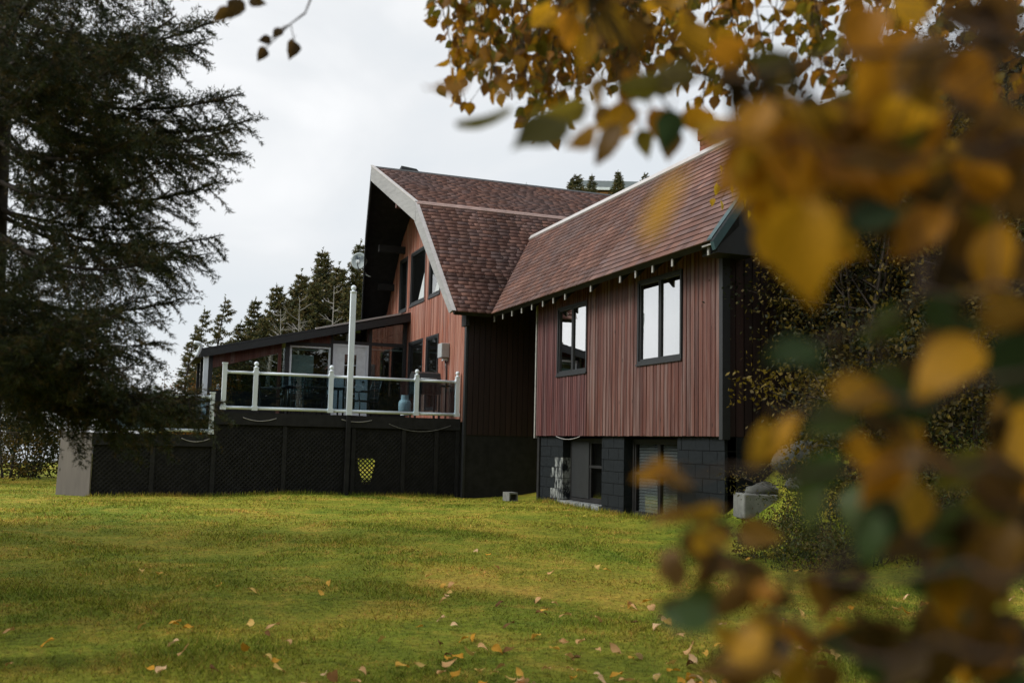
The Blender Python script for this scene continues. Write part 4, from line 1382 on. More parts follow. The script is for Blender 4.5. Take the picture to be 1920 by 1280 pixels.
# boughs described by height on the trunk, the way they point and how far they reach
targets = [(400, 40, 6.2), (330, 30, 5.6), (385, 80, 6.4), (250, 90, 5.3), (455, 175, 6.3), (472, 225, 6.4), (455, 285, 6.6), (425, 335, 6.1), (440, 240, 5.9), (300, 230, 5.4), (300, 320, 5.7), (418, 440, 6.3), (395, 475, 6.5), (320, 480, 5.6),
           (340, 560, 6.4), (300, 640, 6.2), (230, 585, 5.3), (370, 735, 6.0), (425, 752, 5.9), (330, 730, 5.6), (200, 670, 5.4), (250, 690, 5.7), (150, 20, 5.0), (90, 480, 5.0), (110, 600, 5.0), (60, 690, 5.2),
           (200, 345, 7.3), (190, 520, 7.2), (280, -60, 6.2), (340, -90, 6.3), (180, -100, 5.6)]
for x, y, z in targets:
    tipp = at(x, y, z)
    L = np.linalg.norm((tipp - tb_)[:2])
    s0 = axis_at(tipp[2] + 0.10 * L + r2.uniform(-.1, .2))
    w_, g_ = bough(s0, tipp, .10 * L, r2, 0.46, step=0.040)
    WS += w_; GS += g_
    for q in range(int(r2.random() < .55)):                 # shorter boughs fill the same storey
        t2 = at(x - r2.uniform(10, 130), y + r2.uniform(-28, 34), z + r2.uniform(-.5, .5))
        s2 = axis_at(t2[2] + r2.uniform(.05, .35))
        w_, g_ = bough(s2, t2, .06, r2, 0.44, step=0.06)
        WS += w_; GS += g_
for k in range(13):                    # boughs on the other sides
    z = 2.3 + 6.2 * k / 13 + r2.uniform(-.1, .1)
    a = r2.uniform(1.9, 5.6)
    L = 2.2 * (1 - (z - 1.2) / 9.6)
    d = np.array([fx * math.cos(a) + fy * math.sin(a), fy * math.cos(a) - fx * math.sin(a), 0])
    s0 = axis_at(z + .25 * L); tipp = s0 + d * L + np.array([0, 0, -.12 * L])
    w_, g_ = bough(s0, tipp, .1 * L, r2, .4, step=0.11)
    WS += w_; GS += g_
NC = [(0.040, 0.052, 0.020), (0.058, 0.070, 0.024), (0.084, 0.082, 0.026), (0.030, 0.042, 0.024), (0.110, 0.080, 0.030), (0.046, 0.058, 0.026)]
V, c_ = needles(GS, 145, 0.027, 0.0066, NC, seed=3)
V = V - ORG[sp.name]
o = link_mesh('crown', np_mesh('crown', V, np.arange(len(V)).reshape(-1, 3), c_, M['needle']), sp)
segs = np.array([(a, b_) for a, b_, r_ in WS]); rad = np.array([r_ for _, _, r_ in WS])
V, Fa = tubes_np(segs, rad, rad * .8, 4)
link_mesh('branches', np_mesh('branches', V - ORG[sp.name], Fa, mat=M['bark']), sp)
print('near spruce', len(GS), 'twigs')


# spruces beyond the sunroom
def spruce_meshes(seed, H, spread_, lean_, dens, flag):
    r2 = np.random.default_rng(seed)
    wood_, gr = [], []
    z = H * .12
    while z < H * .985:
        t_ = z / H
        Rr = spread_ * (1 - t_) ** .8 + .10
        for k in range(int(7 + 6 * dens)):
            a = r2.uniform(0, 2 * math.pi)
            if r2.random() > dens + .25: continue
            l = Rr * r2.uniform(.55, 1.15) * (1 + flag * math.cos(a))
            if l < .08: continue
            d = np.array([math.cos(a), math.sin(a), r2.uniform(-.25, .28) + .25 * t_])
            s0 = np.array([lean_ * t_ * t_, 0, z])
            e_ = s0 + d * l
            mid_ = s0 + d * l * .55 + np.array([0, 0, -.06 * l])
            e_ = e_ + np.array([0, 0, .10 * l])
            wood_ += [(s0, mid_, .02 * (1 - t_) + .008), (mid_, e_, .008)]
            side = np.cross(d, [0, 0, 1]); side /= np.linalg.norm(side) + 1e-9
            for q in np.arange(.18, 1.0, .085 if l > .5 else .2):
                b0 = s0 + (mid_ - s0) * min(1, q / .55) + (e_ - mid_) * max(0, (q - .55) / .45)
                for s_ in (-1, 1):
                    ll = l * .34 * (1.1 - q) + .08
                    dd = d * .7 + side * s_ * r2.uniform(.3, .9) + np.array([0, 0, r2.uniform(-.45, .3)])
                    gr.append((b0, b0 + dd * ll))
            gr.append((mid_, e_))
        z += H * .018 + .07
    gr.append((np.array([lean_ * .9, 0, H * .95]), np.array([lean_, 0, H * 1.02])))
    cols_ = [(0.066, 0.078, 0.028), (0.105, 0.108, 0.032), (0.145, 0.125, 0.038), (0.050, 0.064, 0.030), (0.165, 0.120, 0.040)]
    V, c_ = needles(gr, 20, .15, .06, cols_, seed=seed)
    crown = np_mesh('crown', V, np.arange(len(V)).reshape(-1, 3), c_, M['needle'])
    segs_ = np.array([(a, b_) for a, b_, r_ in wood_] + [(np.array([lean_ * (k / 10) ** 2, 0, H * k / 10]), np.array([lean_ * ((k + 1) / 10) ** 2, 0, H * (k + 1) / 10])) for k in range(10)])
    rad = np.array([r_ for _, _, r_ in wood_] + [.013 * H * (1 - k / 10.5) + .01 for k in range(10)])
    V, Fa = tubes_np(segs_, rad, rad * .85, 5)
    trunk = np_mesh('trunk', V, Fa, mat=M['bark'])
    return trunk, crown


TPL = [spruce_meshes(31, 9.0, 2.1, .15, .85, .15), spruce_meshes(32, 9.0, 1.9, .35, .6, .25), spruce_meshes(33, 9.0, 1.7, .55, .32, .5), spruce_meshes(34, 9.0, 2.7, .2, .95, .1), spruce_meshes(35, 9.0, 2.6, 1.2, .6, .75)]
FOREST = 'spruces on the rise behind the sunroom'
spots = [(368, 575, 40, 2, 'thin windswept spruce with bare trunk beside the orange bush'), (402, 552, 42, 2, 'sparse spruce leaning with the wind above the sunroom corner'), (345, 610, 38, 2, 'low ragged spruce past the lower deck'), (440, 600, 44, 1, 'small narrow spruce over the low end of the sunroom roof'),
         (467, 555, 46, 1, 'narrow spruce with pointed top, first over the black roof'), (514, 530, 46, 0, 'regular conical spruce over the middle of the sunroom roof'), (490, 590, 43, 0, 'short full spruce just above the sunroom roof'),
         (560, 505, 48, 3, 'broad spruce beside the pale dead tree'), (600, 462, 50, 0, 'tall pointed spruce behind the sunroom'), (585, 520, 46, 3, 'bushy spruce in front of the tall pointed one'), (630, 492, 49, 3, 'dense spruce beside the tall white post'),
         (663, 450, 50, 1, 'tallest spruce, behind the satellite dish'), (648, 530, 46, 0, 'full spruce below the satellite dish'), (540, 570, 44, 3, 'low bushy spruce showing over the roof edge'), (685, 500, 52, 3, 'dense spruce at the dark far rake'), (420, 640, 41, 3, 'low dark spruce thicket tree by the sunroom corner')]
for k, (x, y, Z, ti, lab) in enumerate(spots):
    tp = at(x, y, Z)
    gz = float(ground_z(tp[0], tp[1])) - .1
    e_ = empty('spruce_tree', (tp[0], tp[1], gz), lab, 'spruce', FOREST, rnd.uniform(-.6, .6))
    s_ = (tp[2] - gz) / 9.15
    e_.scale = (s_ * rnd.uniform(.9, 1.1), s_ * rnd.uniform(.9, 1.1), s_)
    if tp[2] - gz < 6: e_.scale[0] *= 1.25; e_.scale[1] *= 1.25
    link_mesh('trunk', TPL[ti][0], e_); link_mesh('crown', TPL[ti][1], e_)
# spruces across the lawn, facing the house: they show in its panes and shade its near side
for x, y, h_, ti in ((-7, -13, 13, 3), (-2.5, -10, 12, 0), (1.5, -12, 14, 3), (5.5, -9.5, 12, 0), (9.5, -10, 14, 3), (13, -7, 12, 3), (16, -3, 12, 0), (-11, -10, 12, 0)):
    e_ = empty('spruce_tree', (x, y, float(ground_z(x, y)) - .1), 'tall full spruce across the lawn facing the house', 'spruce', 'spruces across the lawn', rnd.uniform(0, 6))
    e_.scale = (h_ / 7.5, h_ / 7.5, h_ / 9.15)
    link_mesh('trunk', TPL[ti][0], e_); link_mesh('crown', TPL[ti][1], e_)
for x, y, h_, ti, lab in ((-3.9, 9.9, 10, 3, 'full unseen spruce added to shade the lawn, next to the shaggy one'), (-3.6, 5.6, 9, 0, 'full unseen spruce added to shade the lawn, farther from the house'), (-5.2, 14.6, 11, 3, 'broad unseen spruce added to shade the lawn towards the deck')):  # spruces out of view, added to shade the left of the lawn
    e_ = empty('spruce_tree', (x, y, float(ground_z(x, y)) - .1), lab, 'spruce', 'unseen spruces added to shade the lawn', rnd.uniform(0, 6))
    e_.scale = (h_ / 9.15,) * 3
    link_mesh('trunk', TPL[ti][0], e_); link_mesh('crown', TPL[ti][1], e_)
# trees on the hill seen over the roof
for x, y, Z, ti, wd, lab in ((1050, 322, 60, 4, 1.5, 'windswept flat topped spruce above the main ridge'), (1072, 340, 61, 4, 1.0, 'small windswept spruce beside the flat topped one'), (1104, 325, 58, 1, 1.0, 'thin spruce at the grey roofed house'), (1156, 318, 56, 0, 1.0, 'pointed spruce in front of the grey roofed house'), (1192, 320, 57, 4, .9, 'brownish spruce at the wing ridge'), (985, 342, 62, 0, .7, 'tiny spruce tip just over the main ridge')):
    tp = at(x, y, Z); gz = float(ground_z(tp[0], tp[1])) - .2
    e_ = empty('spruce_tree', (tp[0], tp[1], gz), lab, 'spruce', 'spruces on the hill behind the roof')
    s_ = (tp[2] - gz) / 9.15
    e_.scale = (s_ * wd, s_ * wd, s_)
    link_mesh('trunk', TPL[ti][0], e_); link_mesh('crown', TPL[ti][1], e_)


def dead_tree(x, y, Z, seed, label):
    tp = at(x, y, Z); gz = float(ground_z(tp[0], tp[1]))
    e_ = empty('dead_tree', (tp[0], tp[1], gz), label, 'dead tree', 'bleached dead trees among the spruces')
    H = tp[2] - gz; r2 = np.random.default_rng(seed); ss, rr_ = [], []
    tpos = lambda q: np.array([.1 * math.sin(q * 3 + seed), .08 * math.cos(q * 4), H * q])
    for k in range(10): ss.append((tpos(k / 10), tpos((k + 1) / 10))); rr_.append(.075 * (1 - k / 11))
    V, Fa = tubes_np(ss, rr_, np.array(rr_) * .9, 6)
    link_mesh('trunk', np_mesh('trunk', V, Fa, mat=M['bark_grey']), e_)
    ss, rr_ = [], []
    for k in range(34):
        q = r2.uniform(.25, 1); a = r2.uniform(0, 6.28); l = (1.15 - q) * r2.uniform(.7, 1.9) + .15
        p0 = tpos(q); d = np.array([math.cos(a), math.sin(a), r2.uniform(-.1, .7)])
        p1 = p0 + d * l * .5; p2 = p1 + (d + np.array([0, 0, .3])) * l * .5
        ss += [(p0, p1), (p1, p2)]; rr_ += [.020, .012]
        for j in range(3):
            b0 = p0 + (p2 - p0) * r2.uniform(.3, .9); ss.append((b0, b0 + (d + r2.normal(size=3) * .6) * l * .3)); rr_.append(.008)
    V, Fa = tubes_np(ss, rr_, np.array(rr_) * .6, 4)
    link_mesh('branches', np_mesh('branches', V, Fa, mat=M['bark_grey']), e_)


dead_tree(622, 536, 43, 5, 'pale dead tree with bare trunk next to the tall white post')
dead_tree(524, 580, 42, 6, 'grey dead tree with fine bare branches above the roof')
dead_tree(566, 560, 43, 8, 'slim bleached snag in front of the broad spruce')


def shrub(name, base, w, h, n, leaf, cols_, label, cat, group=None, seed=1, stems=9, clumps=26, bark='bark', wid=.55):
    """leaf-sized faces gathered in clumps round forking stems"""
    r2 = np.random.default_rng(seed)
    e_ = empty(name, tuple(base), label, cat, group)
    ss, rr_ = [], []; cl = []
    for k in range(stems):
        a = r2.uniform(0, 6.28); rr0 = r2.uniform(.0, .12) * w
        p0 = np.array([rr0 * math.cos(a), rr0 * math.sin(a), -.05])
        a2 = a + r2.uniform(-.6, .6); out_ = r2.uniform(.2, .9) * w * .5
        p2 = np.array([out_ * math.cos(a2), out_ * math.sin(a2), h * r2.uniform(.55, .95)])
        p1 = p0 * .6 + p2 * .4 + np.array([0, 0, h * .12])
        ss += [(p0, p1), (p1, p2)]; rr_ += [.012 * h, .007 * h]
        for j in range(4):
            q = p1 + (p2 - p1) * r2.uniform(.1, .9); d = r2.normal(size=3) * .25 * w; d[2] = abs(d[2]) * .8
            ss.append((q, q + d)); rr_.append(.004 * h); cl.append(q + d)
        cl.append(p2)
    while len(cl) < clumps:
        a = r2.uniform(0, 6.28); z = r2.uniform(.03, 1)
        rr0 = w * .5 * math.sqrt(max(0, 1 - (abs(z - .45) / .62) ** 2)) * r2.uniform(.5, 1)
        cl.append(np.array([rr0 * math.cos(a), rr0 * math.sin(a), z * h]))
    V, Fa = tubes_np(ss, rr_, np.array(rr_) * .6, 5)
    link_mesh('stems', np_mesh('stems', V, Fa, mat=M[bark]), e_)
    cl = np.array(cl); idx = r2.integers(0, len(cl), n)
    P = cl[idx] + r2.normal(size=(n, 3)) * np.array([w, w, h * .8]) * .085
    P[:, 2] = np.abs(P[:, 2])
    d = r2.normal(size=(n, 3)); d[:, 2] -= .3; d /= np.linalg.norm(d, axis=1)[:, None]
    s_ = np.cross(d, r2.normal(size=(n, 3))); s_ /= np.linalg.norm(s_, axis=1)[:, None]
    l = leaf * r2.uniform(.6, 1.3, n)[:, None]
    V = np.stack([P, P + d * l * .5 + s_ * l * wid * .5, P + d * l, P + d * l * .5 - s_ * l * wid * .5], 1).reshape(-1, 3)
    cc_ = np.array(cols_)[r2.integers(0, len(cols_), len(cl))][idx] * r2.uniform(.6, 1.35, n)[:, None]
    link_mesh('foliage', np_mesh('foliage', V, np.arange(4 * n).reshape(-1, 4), cc_, M['leaf_attr']), e_)
    return e_


OR = [(0.22, 0.085, 0.012), (0.26, 0.12, 0.014), (0.13, 0.06, 0.012), (0.08, 0.05, 0.012)]
for x, y, Z, w, h, sd_, lab in ((352, 742, 31, 2.2, 2.4, 3, 'orange autumn shrub beyond the lower deck rail'), (300, 750, 33, 2.4, 2.3, 4, 'russet shrub half hidden by the spruce boughs'), (380, 700, 36, 2.6, 3.6, 5, 'orange leaved young tree at the sunroom corner')):
    p = at(x, y, Z); p[2] = float(ground_z(p[0], p[1]))
    shrub('autumn_shrub', p, w, h, 2600, .09, OR, lab, 'shrub', 'orange shrubs behind the deck', sd_)
GN = [(0.030, 0.040, 0.012), (0.05, 0.05, 0.012), (0.13, 0.085, 0.012), (0.02, 0.03, 0.012)]
for x, Z, w, h, sd_, lab in ((12, 27, 3.0, 2.3, 7, 'dark green bush at the lawn edge beside a yellowing one'), (58, 28, 1.9, 1.7, 8, 'yellowing bush at the lawn edge by the deck end'), (-60, 25, 3.2, 2.6, 9, 'dark bush under the spruce boughs')):
    p = at(x, 860, Z); p[2] = float(ground_z(p[0], p[1]))
    shrub('bush', p, w, h, 5200, .09, GN if sd_ != 8 else GN[1:3], lab, 'bush', 'bushes at the lawn edge', sd_, clumps=110, stems=7)
# low stone wall far across the field
for k in range(13):
    p = at(60 + k * 7, 845, 62); zz = float(ground_z(p[0], p[1]))
    o = MB().box(-.62, .62, -.3, .3, -.3, rnd.uniform(.5, .8)).build('wall_stone', M['rock'], None, bevel=.12)
    o.location = (p[0], p[1], zz); o.rotation_euler = (rnd.uniform(-.1, .1), rnd.uniform(-.1, .1), .36 + rnd.uniform(-.1, .1))
    tag(o, 'grey boulder of the low stone wall across the field', 'boulder', 'boulders of the far stone wall')

# shrubs on the shaded bank right of the wing
YL = [(0.150, 0.105, 0.012), (0.075, 0.060, 0.012), (0.035, 0.036, 0.010), (0.022, 0.028, 0.010), (0.11, 0.075, 0.012)]
BK = 'shrubs on the bank beside the wing'
for x, Z, w, h, n, sd_, lab in ((1610, 14.5, 2.6, 3.6, 8500, 21, 'dark shrub with small yellow leaves next to the wing gable'), (1740, 15.5, 3.4, 5.0, 11000, 22, 'tall dark shrub with yellow tips on the bank'), (1880, 14.5, 3.6, 5.6, 11000, 23, 'tallest yellowing shrub on the bank'),
                               (1680, 12.5, 2.4, 1.9, 6500, 24, 'low leafy shrub above the rocks'), (1830, 12.0, 2.8, 2.3, 7500, 25, 'spreading low shrub on the bank, dull green'), (1990, 13.0, 3.4, 4.8, 8000, 26, 'dense dark shrub at the end of the bank'), (1560, 16.5, 2.2, 4.4, 7000, 27, 'narrow dark shrub behind the wing corner')):
    p = at(x, 900, Z); p[2] = float(ground_z(p[0], p[1]))
    shrub('shrub', p, w, h, int(n * 1.6), .07, YL, lab, 'shrub', BK, sd_, stems=12, clumps=135)
# undergrowth on the bank
for k, (x, Z, w, h, lab) in enumerate(((1470, 12.3, 1.0, .5, 'low weedy tuft beside the long sloping rock'), (1560, 12.6, 1.5, .8, 'leafy weeds at the top of the rocks'), (1640, 11.6, 1.8, .7, 'low weeds below the leafy shrub on the bank'), (1760, 11.2, 2.0, .8, 'straggling weeds in front of the tall dark shrub'), (1880, 10.8, 2.2, .9, 'broad patch of weeds under the spreading shrub'), (1410, 12.6, .5, .35, 'small pale weed by the concrete step'), (1520, 11.6, 1.1, .4, 'yellowing weeds at the foot of the rocks'))):
    p = at(x, 900, Z); p[2] = float(ground_z(p[0], p[1]))
    shrub('weed_patch', p, w, h, int(2600 * w), .05, [(0.055, 0.070, 0.016), (0.035, 0.050, 0.014), (0.10, 0.090, 0.02), (0.13, .09, .02)], lab, 'weeds', 'weeds on the bank', 60 + k, stems=10, clumps=90, wid=.35)
# dense thicket behind them
for x, Z, w, h, sd_, lab in ((1600, 20, 4.5, 5.0, 41, 'dark thicket tree behind the wing'), (1760, 21, 5.0, 4.6, 42, 'dark thicket tree below the black house'), (1930, 20, 5.0, 5.0, 43, 'dark thicket tree at the end of the bank')):
    p = at(x, 850, Z); p[2] = float(ground_z(p[0], p[1]))
    shrub('thicket_tree', p, w, h, 17000, .15, YL[2:], lab, 'tree', BK, sd_, stems=10, clumps=130)

# black neighbour house up the bank
p = at(1740, 300, 27)
nh = empty('black_house', (p[0], p[1], float(ground_z(p[0], p[1]))), 'black neighbour house with blue tinted windows up the bank', 'house')
nh.rotation_euler = (0, 0, -.36)
zz = p[2] - ORG[nh.name][2]
MB().prism([(-2.5, 0, -2), (5.5, 0, -2), (5.5, 0, zz + 1.2), (1.6, 0, zz + 2.7), (-2.5, 0, zz + 1.2)], (0, 6, 0)).build('wall', M['black_wood'], nh, False, True)
MB().hexa([(-3.1, -.5, zz + 1.10), (1.6, -.5, zz + 2.9), (1.6, 6.5, zz + 2.9), (-3.1, 6.5, zz + 1.10)], [(-3.1, -.5, zz + 1.28), (1.6, -.5, zz + 3.08), (1.6, 6.5, zz + 3.08), (-3.1, 6.5, zz + 1.28)]).build('roof', M['black_trim'], nh, False, True)
MB().hexa([(1.6, -.5, zz + 2.9), (6.2, -.5, zz + 1.1), (6.2, 6.5, zz + 1.1), (1.6, 6.5, zz + 2.9)], [(1.6, -.5, zz + 3.08), (6.2, -.5, zz + 1.28), (6.2, 6.5, zz + 1.28), (1.6, 6.5, zz + 3.08)]).build('roof', M['black_trim'], nh, False, True)
M['glass_blue'] = plain('blue_tinted_glass', (0.10, 0.20, 0.25), 0.05, 0.1, 2, bmp=0)
for xa, xb, za, zb_ in ((-2.0, -1.55, -1.0, .5), (-1.3, -.75, -.3, .6), (-.4, .3, -.4, .5), (.9, 1.6, -.5, .4)):
    w_ = MB().box(xa - .06, xb + .06, -.05, -.003, zz + za - .06, zz + za).box(xa - .06, xb + .06, -.05, -.003, zz + zb_, zz + zb_ + .06).box(xa - .06, xa, -.05, -.003, zz + za, zz + zb_).box(xb, xb + .06, -.05, -.003, zz + za, zz + zb_).build('window', M['black_trim'], nh, False, True)
    MB().box(xa, xb, -.02, -.004, zz + za, zz + zb_).build('pane', M['glass_blue'], w_, False, True)
# log house with a grey roof on the hill behind
p = at(1140, 358, 66)
lh = empty('log_house', (p[0], p[1], p[2] - 2.2), 'orange log house with a grey roof on the hill behind', 'house')
lh.rotation_euler = (0, 0, -.36)
MB().box(-2.2, 5, 0, 5, -2, 2.2).build('wall', M['inside_wood'], lh, False, True)
for k in range(6): MB().tube([(-2.4, -.02, 1.05 + k * .2), (5.2, -.02, 1.05 + k * .2)], .11, 8).build('log', M['inside_wood'], lh, True, True)
M['grey_roof'] = plain('grey_green_shingles', (0.085, 0.105, 0.105), 0.9, 0.3, 5)
MB().hexa([(-2.4, -.5, 2.15), (5.4, -.5, 2.15), (5.4, 2.5, 3.4), (-2.4, 2.5, 3.4)], [(-2.4, -.5, 2.3), (5.4, -.5, 2.3), (5.4, 2.5, 3.55), (-2.4, 2.5, 3.55)]).build('roof', M['grey_roof'], lh, False, True)
MB().hexa([(-2.4, 2.5, 3.4), (5.4, 2.5, 3.4), (5.4, 5.5, 2.15), (-2.4, 5.5, 2.15)], [(-2.4, 2.5, 3.55), (5.4, 2.5, 3.55), (5.4, 5.5, 2.3), (-2.4, 5.5, 2.3)]).build('roof', M['grey_roof'], lh, False, True)
MB().box(-2.42, 5.42, -.56, -.50, 2.12, 2.3).build('eave_board', M['white_dirty'], lh, False, True)


# ------------------------------------------------------------------ birches
def leaf_mesh(seed, L=1.0, W=.68, fold=.22, curl=.25, wav=.06, mat='leaf_obj', name='leaf'):
    """ovate leaf, pointed, with a folded midrib and a wavy toothed edge; base at the origin, tip along +X"""
    r2 = np.random.default_rng(seed)
    us = np.array([0, .10, .22, .36, .5, .64, .78, .90, 1.0])
    wd = np.array([.06, .34, .47, .50, .45, .35, .22, .09, .0]) * W * 2 * .5
    vs = []; fs_ = []
    ph = r2.uniform(0, 6.28)
    for k, (u, w) in enumerate(zip(us, wd)):
        z = -curl * u * u * .6
        tooth = (1 + (.06 if k % 2 else -.03))
        for s_ in (-1, -.5, 0, .5, 1):
            vs.append((u * L, s_ * w * L * tooth, (z + fold * abs(s_) * w + wav * math.sin(5 * u + ph + s_ * 2) * abs(s_)) * L))
    for k in range(len(us) - 1):
        for j in range(4):
            a = k * 5 + j
            fs_.append((a, a + 1, a + 6, a + 5))
    # stalk
    b0 = len(vs)
    vs += [(-.28, -.012, .05), (-.28, .012, .05), (.02, .012, 0), (.02, -.012, 0)]
    fs_.append((b0, b0 + 1, b0 + 2, b0 + 3))
    me = bpy.data.meshes.new(name); me.from_pydata(vs, [], fs_); me.materials.append(M[mat])
    me.polygons.foreach_set('use_smooth', [True] * len(me.polygons)); me.update()
    return me


def leaf_obj(me, parent, pos, d, roll, size, colr, name='leaf'):
    d = Vector(tuple(d)).normalized(); q = d.to_track_quat('X', 'Z')
    mt_ = Matrix.Translation(Vector(tuple(np.array(pos) - ORG[parent.name]))) @ q.to_matrix().to_4x4() @ Matrix.Rotation(roll, 4, 'X') @ Matrix.Scale(size, 4)
    ob = bpy.data.objects.new(name, me); COL.objects.link(ob); ob.parent = parent
    ob.matrix_local = mt_
    ob.color = (*colr, 1)
    return ob


LM = [leaf_mesh(k, W=rnd.uniform(.60, .76), fold=rnd.uniform(.1, .4), curl=rnd.uniform(.05, .5)) for k in range(8)]
AUT = [(0.50, 0.235, 0.014), (0.56, 0.29, 0.016), (0.44, 0.19, 0.014), (0.36, 0.20, 0.018), (0.26, 0.19, 0.020), (0.30, 0.14, 0.018)]
GRN = [(0.050, 0.085, 0.026), (0.065, 0.090, 0.024), (0.040, 0.068, 0.028)]
OLV = [(0.120, 0.105, 0.016), (0.150, 0.115, 0.016), (0.095, 0.085, 0.018)]
DRK = [(0.070, 0.040, 0.013), (0.095, 0.055, 0.014), (0.055, 0.034, 0.014)]
BRN = [(0.16, 0.080, 0.020), (0.20, 0.105, 0.018), (0.12, 0.065, 0.02)]
YEL = [(0.62, 0.36, 0.016), (0.60, 0.40, 0.02)]
GLD = [(0.56, 0.285, 0.014), (0.50, 0.25, 0.014)]

# the tall birch: trunk beside the view, limbs arching overhead
tb_ = at(2750, 900, 5.2); tb_[2] = float(ground_z(tb_[0], tb_[1]))
bt = empty('birch_tree', tuple(tb_), 'tall yellow birch hanging leafy twigs in front of the roof', 'birch')
MB().tube([tb_ + np.array([.1 * math.sin(k * .9), .08 * math.cos(k), k * .8 - .1]) for k in range(11)], [.17 * (1 - k / 13) for k in range(11)], 12).build('trunk', M['birch_bark'], bt, True)
top = lambda z: tb_ + np.array([0, 0, z])
env = lambda x: float(np.interp(x, [845, 870, 950, 1000, 1060, 1120, 1180, 1240, 1300, 1360, 1420, 1500, 1560, 1640, 1700, 1780, 1850, 1900, 1960], [110, 170, 150, 235, 225, 175, 120, 150, 205, 190, 175, 165, 140, 150, 190, 165, 130, 210, 260]))
TW, LV = [], []
r2 = np.random.default_rng(77)
limbs = []
for (x, y, Z, zs) in ((900, -220, 5.6, 5.0), (1150, -180, 5.0, 4.6), (1400, -160, 5.4, 4.4), (1600, -120, 4.8, 4.0), (1760, -90, 5.2, 3.7), (1900, -80, 5.0, 3.4), (560, -170, 4.0, 5.2)):
    e_ = at(x, y, Z); s0 = top(zs)
    pts = [s0 + (e_ - s0) * q + np.array([0, 0, .5 * 4 * q * (1 - q)]) for q in np.linspace(0, 1, 12)]
    limbs.append(pts)
    MB().tube(pts, [.05 * (1 - k / 13) for k in range(12)], 7).build('limb', M['twig'], bt, True)
allp = np.array([p for l_ in limbs for p in l_[4:]])
xs = np.concatenate([np.linspace(850, 1200, 46), np.linspace(1200, 1960, 52)]) + r2.uniform(-12, 12, 98)
for x in xs:
    Z = r2.uniform(3.7, 5.2)
    yend = env(x) * r2.uniform(.45, 1.05)
    s0 = at(x + r2.uniform(-60, 90), -110 + r2.uniform(-60, 30), Z); e_ = at(x, yend, Z + r2.uniform(-.2, .2))
    j = int(np.argmin(np.linalg.norm(allp - s0, axis=1)))
    bend = r2.normal(size=3) * .06
    pts = [s0 + (e_ - s0) * q + bend * 4 * q * (1 - q) for q in np.linspace(0, 1, 9)]
    md = (allp[j] + s0) / 2 + np.array([0, 0, .16]) + r2.normal(size=3) * .07
    TW.append((allp[j], md, .006, .005)); TW.append((md, s0, .005, .004))
    for k in range(8): TW.append((pts[k], pts[k + 1], .0038 - .0003 * k, .0035 - .0003 * k))
    L = np.linalg.norm(e_ - s0); q = .12
    dens = .036 if x < 1200 else .046
    while q < 1.02:
        k = min(7, int(q * 8)); p = pts[k] + (pts[k + 1] - pts[k]) * (q * 8 - k)
        for _ in range(r2.integers(1, 4)):
            dd = r2.normal(size=3) * .62; dd[2] -= .9
            dd /= np.linalg.norm(dd)
            st_ = r2.normal(size=3) * .035; st_[2] = -abs(st_[2])
            TW.append((p, p + st_ + dd * .012, .0012, .001))
            LV.append((p + st_ + dd * .012, dd, r2.uniform(0, 6.28), r2.uniform(.045, .078)))
        q += dens * r2.uniform(.5, 1.5) / L
# a drooping twig over the roof corner with bright yellow leaves
YV = []
for x, y, dx_, l_ in ((1350, 318, 2, .05), (1362, 320, 3, .05), (1392, 330, -2, .055), (1344, 352, 0, .065), (1370, 357, 4, .055), (1337, 380, -5, .045), (1352, 384, 3, .05), (1394, 378, 6, .05), (1402, 402, 5, .045)):
    YV.append((at(x, y - 8, 6.3), R @ np.array([dx_ * .04, -1, .25]), r2.uniform(-.8, .8), l_ * 1.25))
c0 = at(1372, -60, 6.3)
prev = c0
for x, y in ((1385, 60), (1378, 180), (1385, 260), (1372, 310), (1388, 350), (1398, 395)):
    p = at(x, y, 6.3); TW.append((prev, p, .0045, .004)); prev = p
for v_ in YV:
    TW.append((at(1380, 318, 6.3), v_[0], .002, .0015))
SKYL = []
# spray against the open sky, on the limb that reaches across
for x, y, a, l_ in ((495, 98, 250, .040), (503, 76, 190, .034), (525, 60, 235, .036), (551, 85, 265, .052), (448, 6, 250, .085), (424, 22, 235, .070), (474, 2, 340, .06)):
    Z = 2.9 if y > 40 else 2.6
    a = math.radians(a)
    SKYL.append((at(x - 6 * math.cos(a), y + 9 * math.sin(a), Z), R @ np.array([math.cos(a), math.sin(a), .3]), r2.uniform(-.6, .6), l_ * (1.2 if l_ < .056 else .8)))
sp_ = [(560, -170, 4.0), (590, -20, 3.2), (572, 25, 2.95), (545, 45, 2.9)]
for (a, b_) in zip(sp_[:-1], sp_[1:]): TW.append((at(*a), at(*b_), .004, .0025))
for q in ((525, 55), (507, 72), (498, 92), (551, 75)): TW.append((at(545, 45, 2.9), at(*q, 2.9), .0018, .0014))
TW.append((at(560, -170, 4.0), at(470, -60, 2.7), .004, .003)); TW.append((at(470, -60, 2.7), at(440, 2, 2.6), .003, .002)); TW.append((at(470, -60, 2.7), at(485, -5, 2.6), .003, .002))
segs = np.array([(a, b_) for a, b_, *_ in TW]); ra = np.array([t_[2] for t_ in TW]); rb = np.array([t_[3] for t_ in TW])
V, Fa = tubes_np(segs, ra, rb, 4)
link_mesh('twigs', np_mesh('twigs', V - ORG[bt.name], Fa, mat=M['twig']), bt)
def face_roll(d, p):
    """turn about the rib that shows the blade towards the house side"""
    zq = Vector(tuple(d)).normalized().to_track_quat('X', 'Z')
    view = Vector(tuple(p - CAM)).normalized()
    return -math.atan2((-view).dot(zq @ Vector((0, 1, 0))), (-view).dot(zq @ Vector((0, 0, 1))))


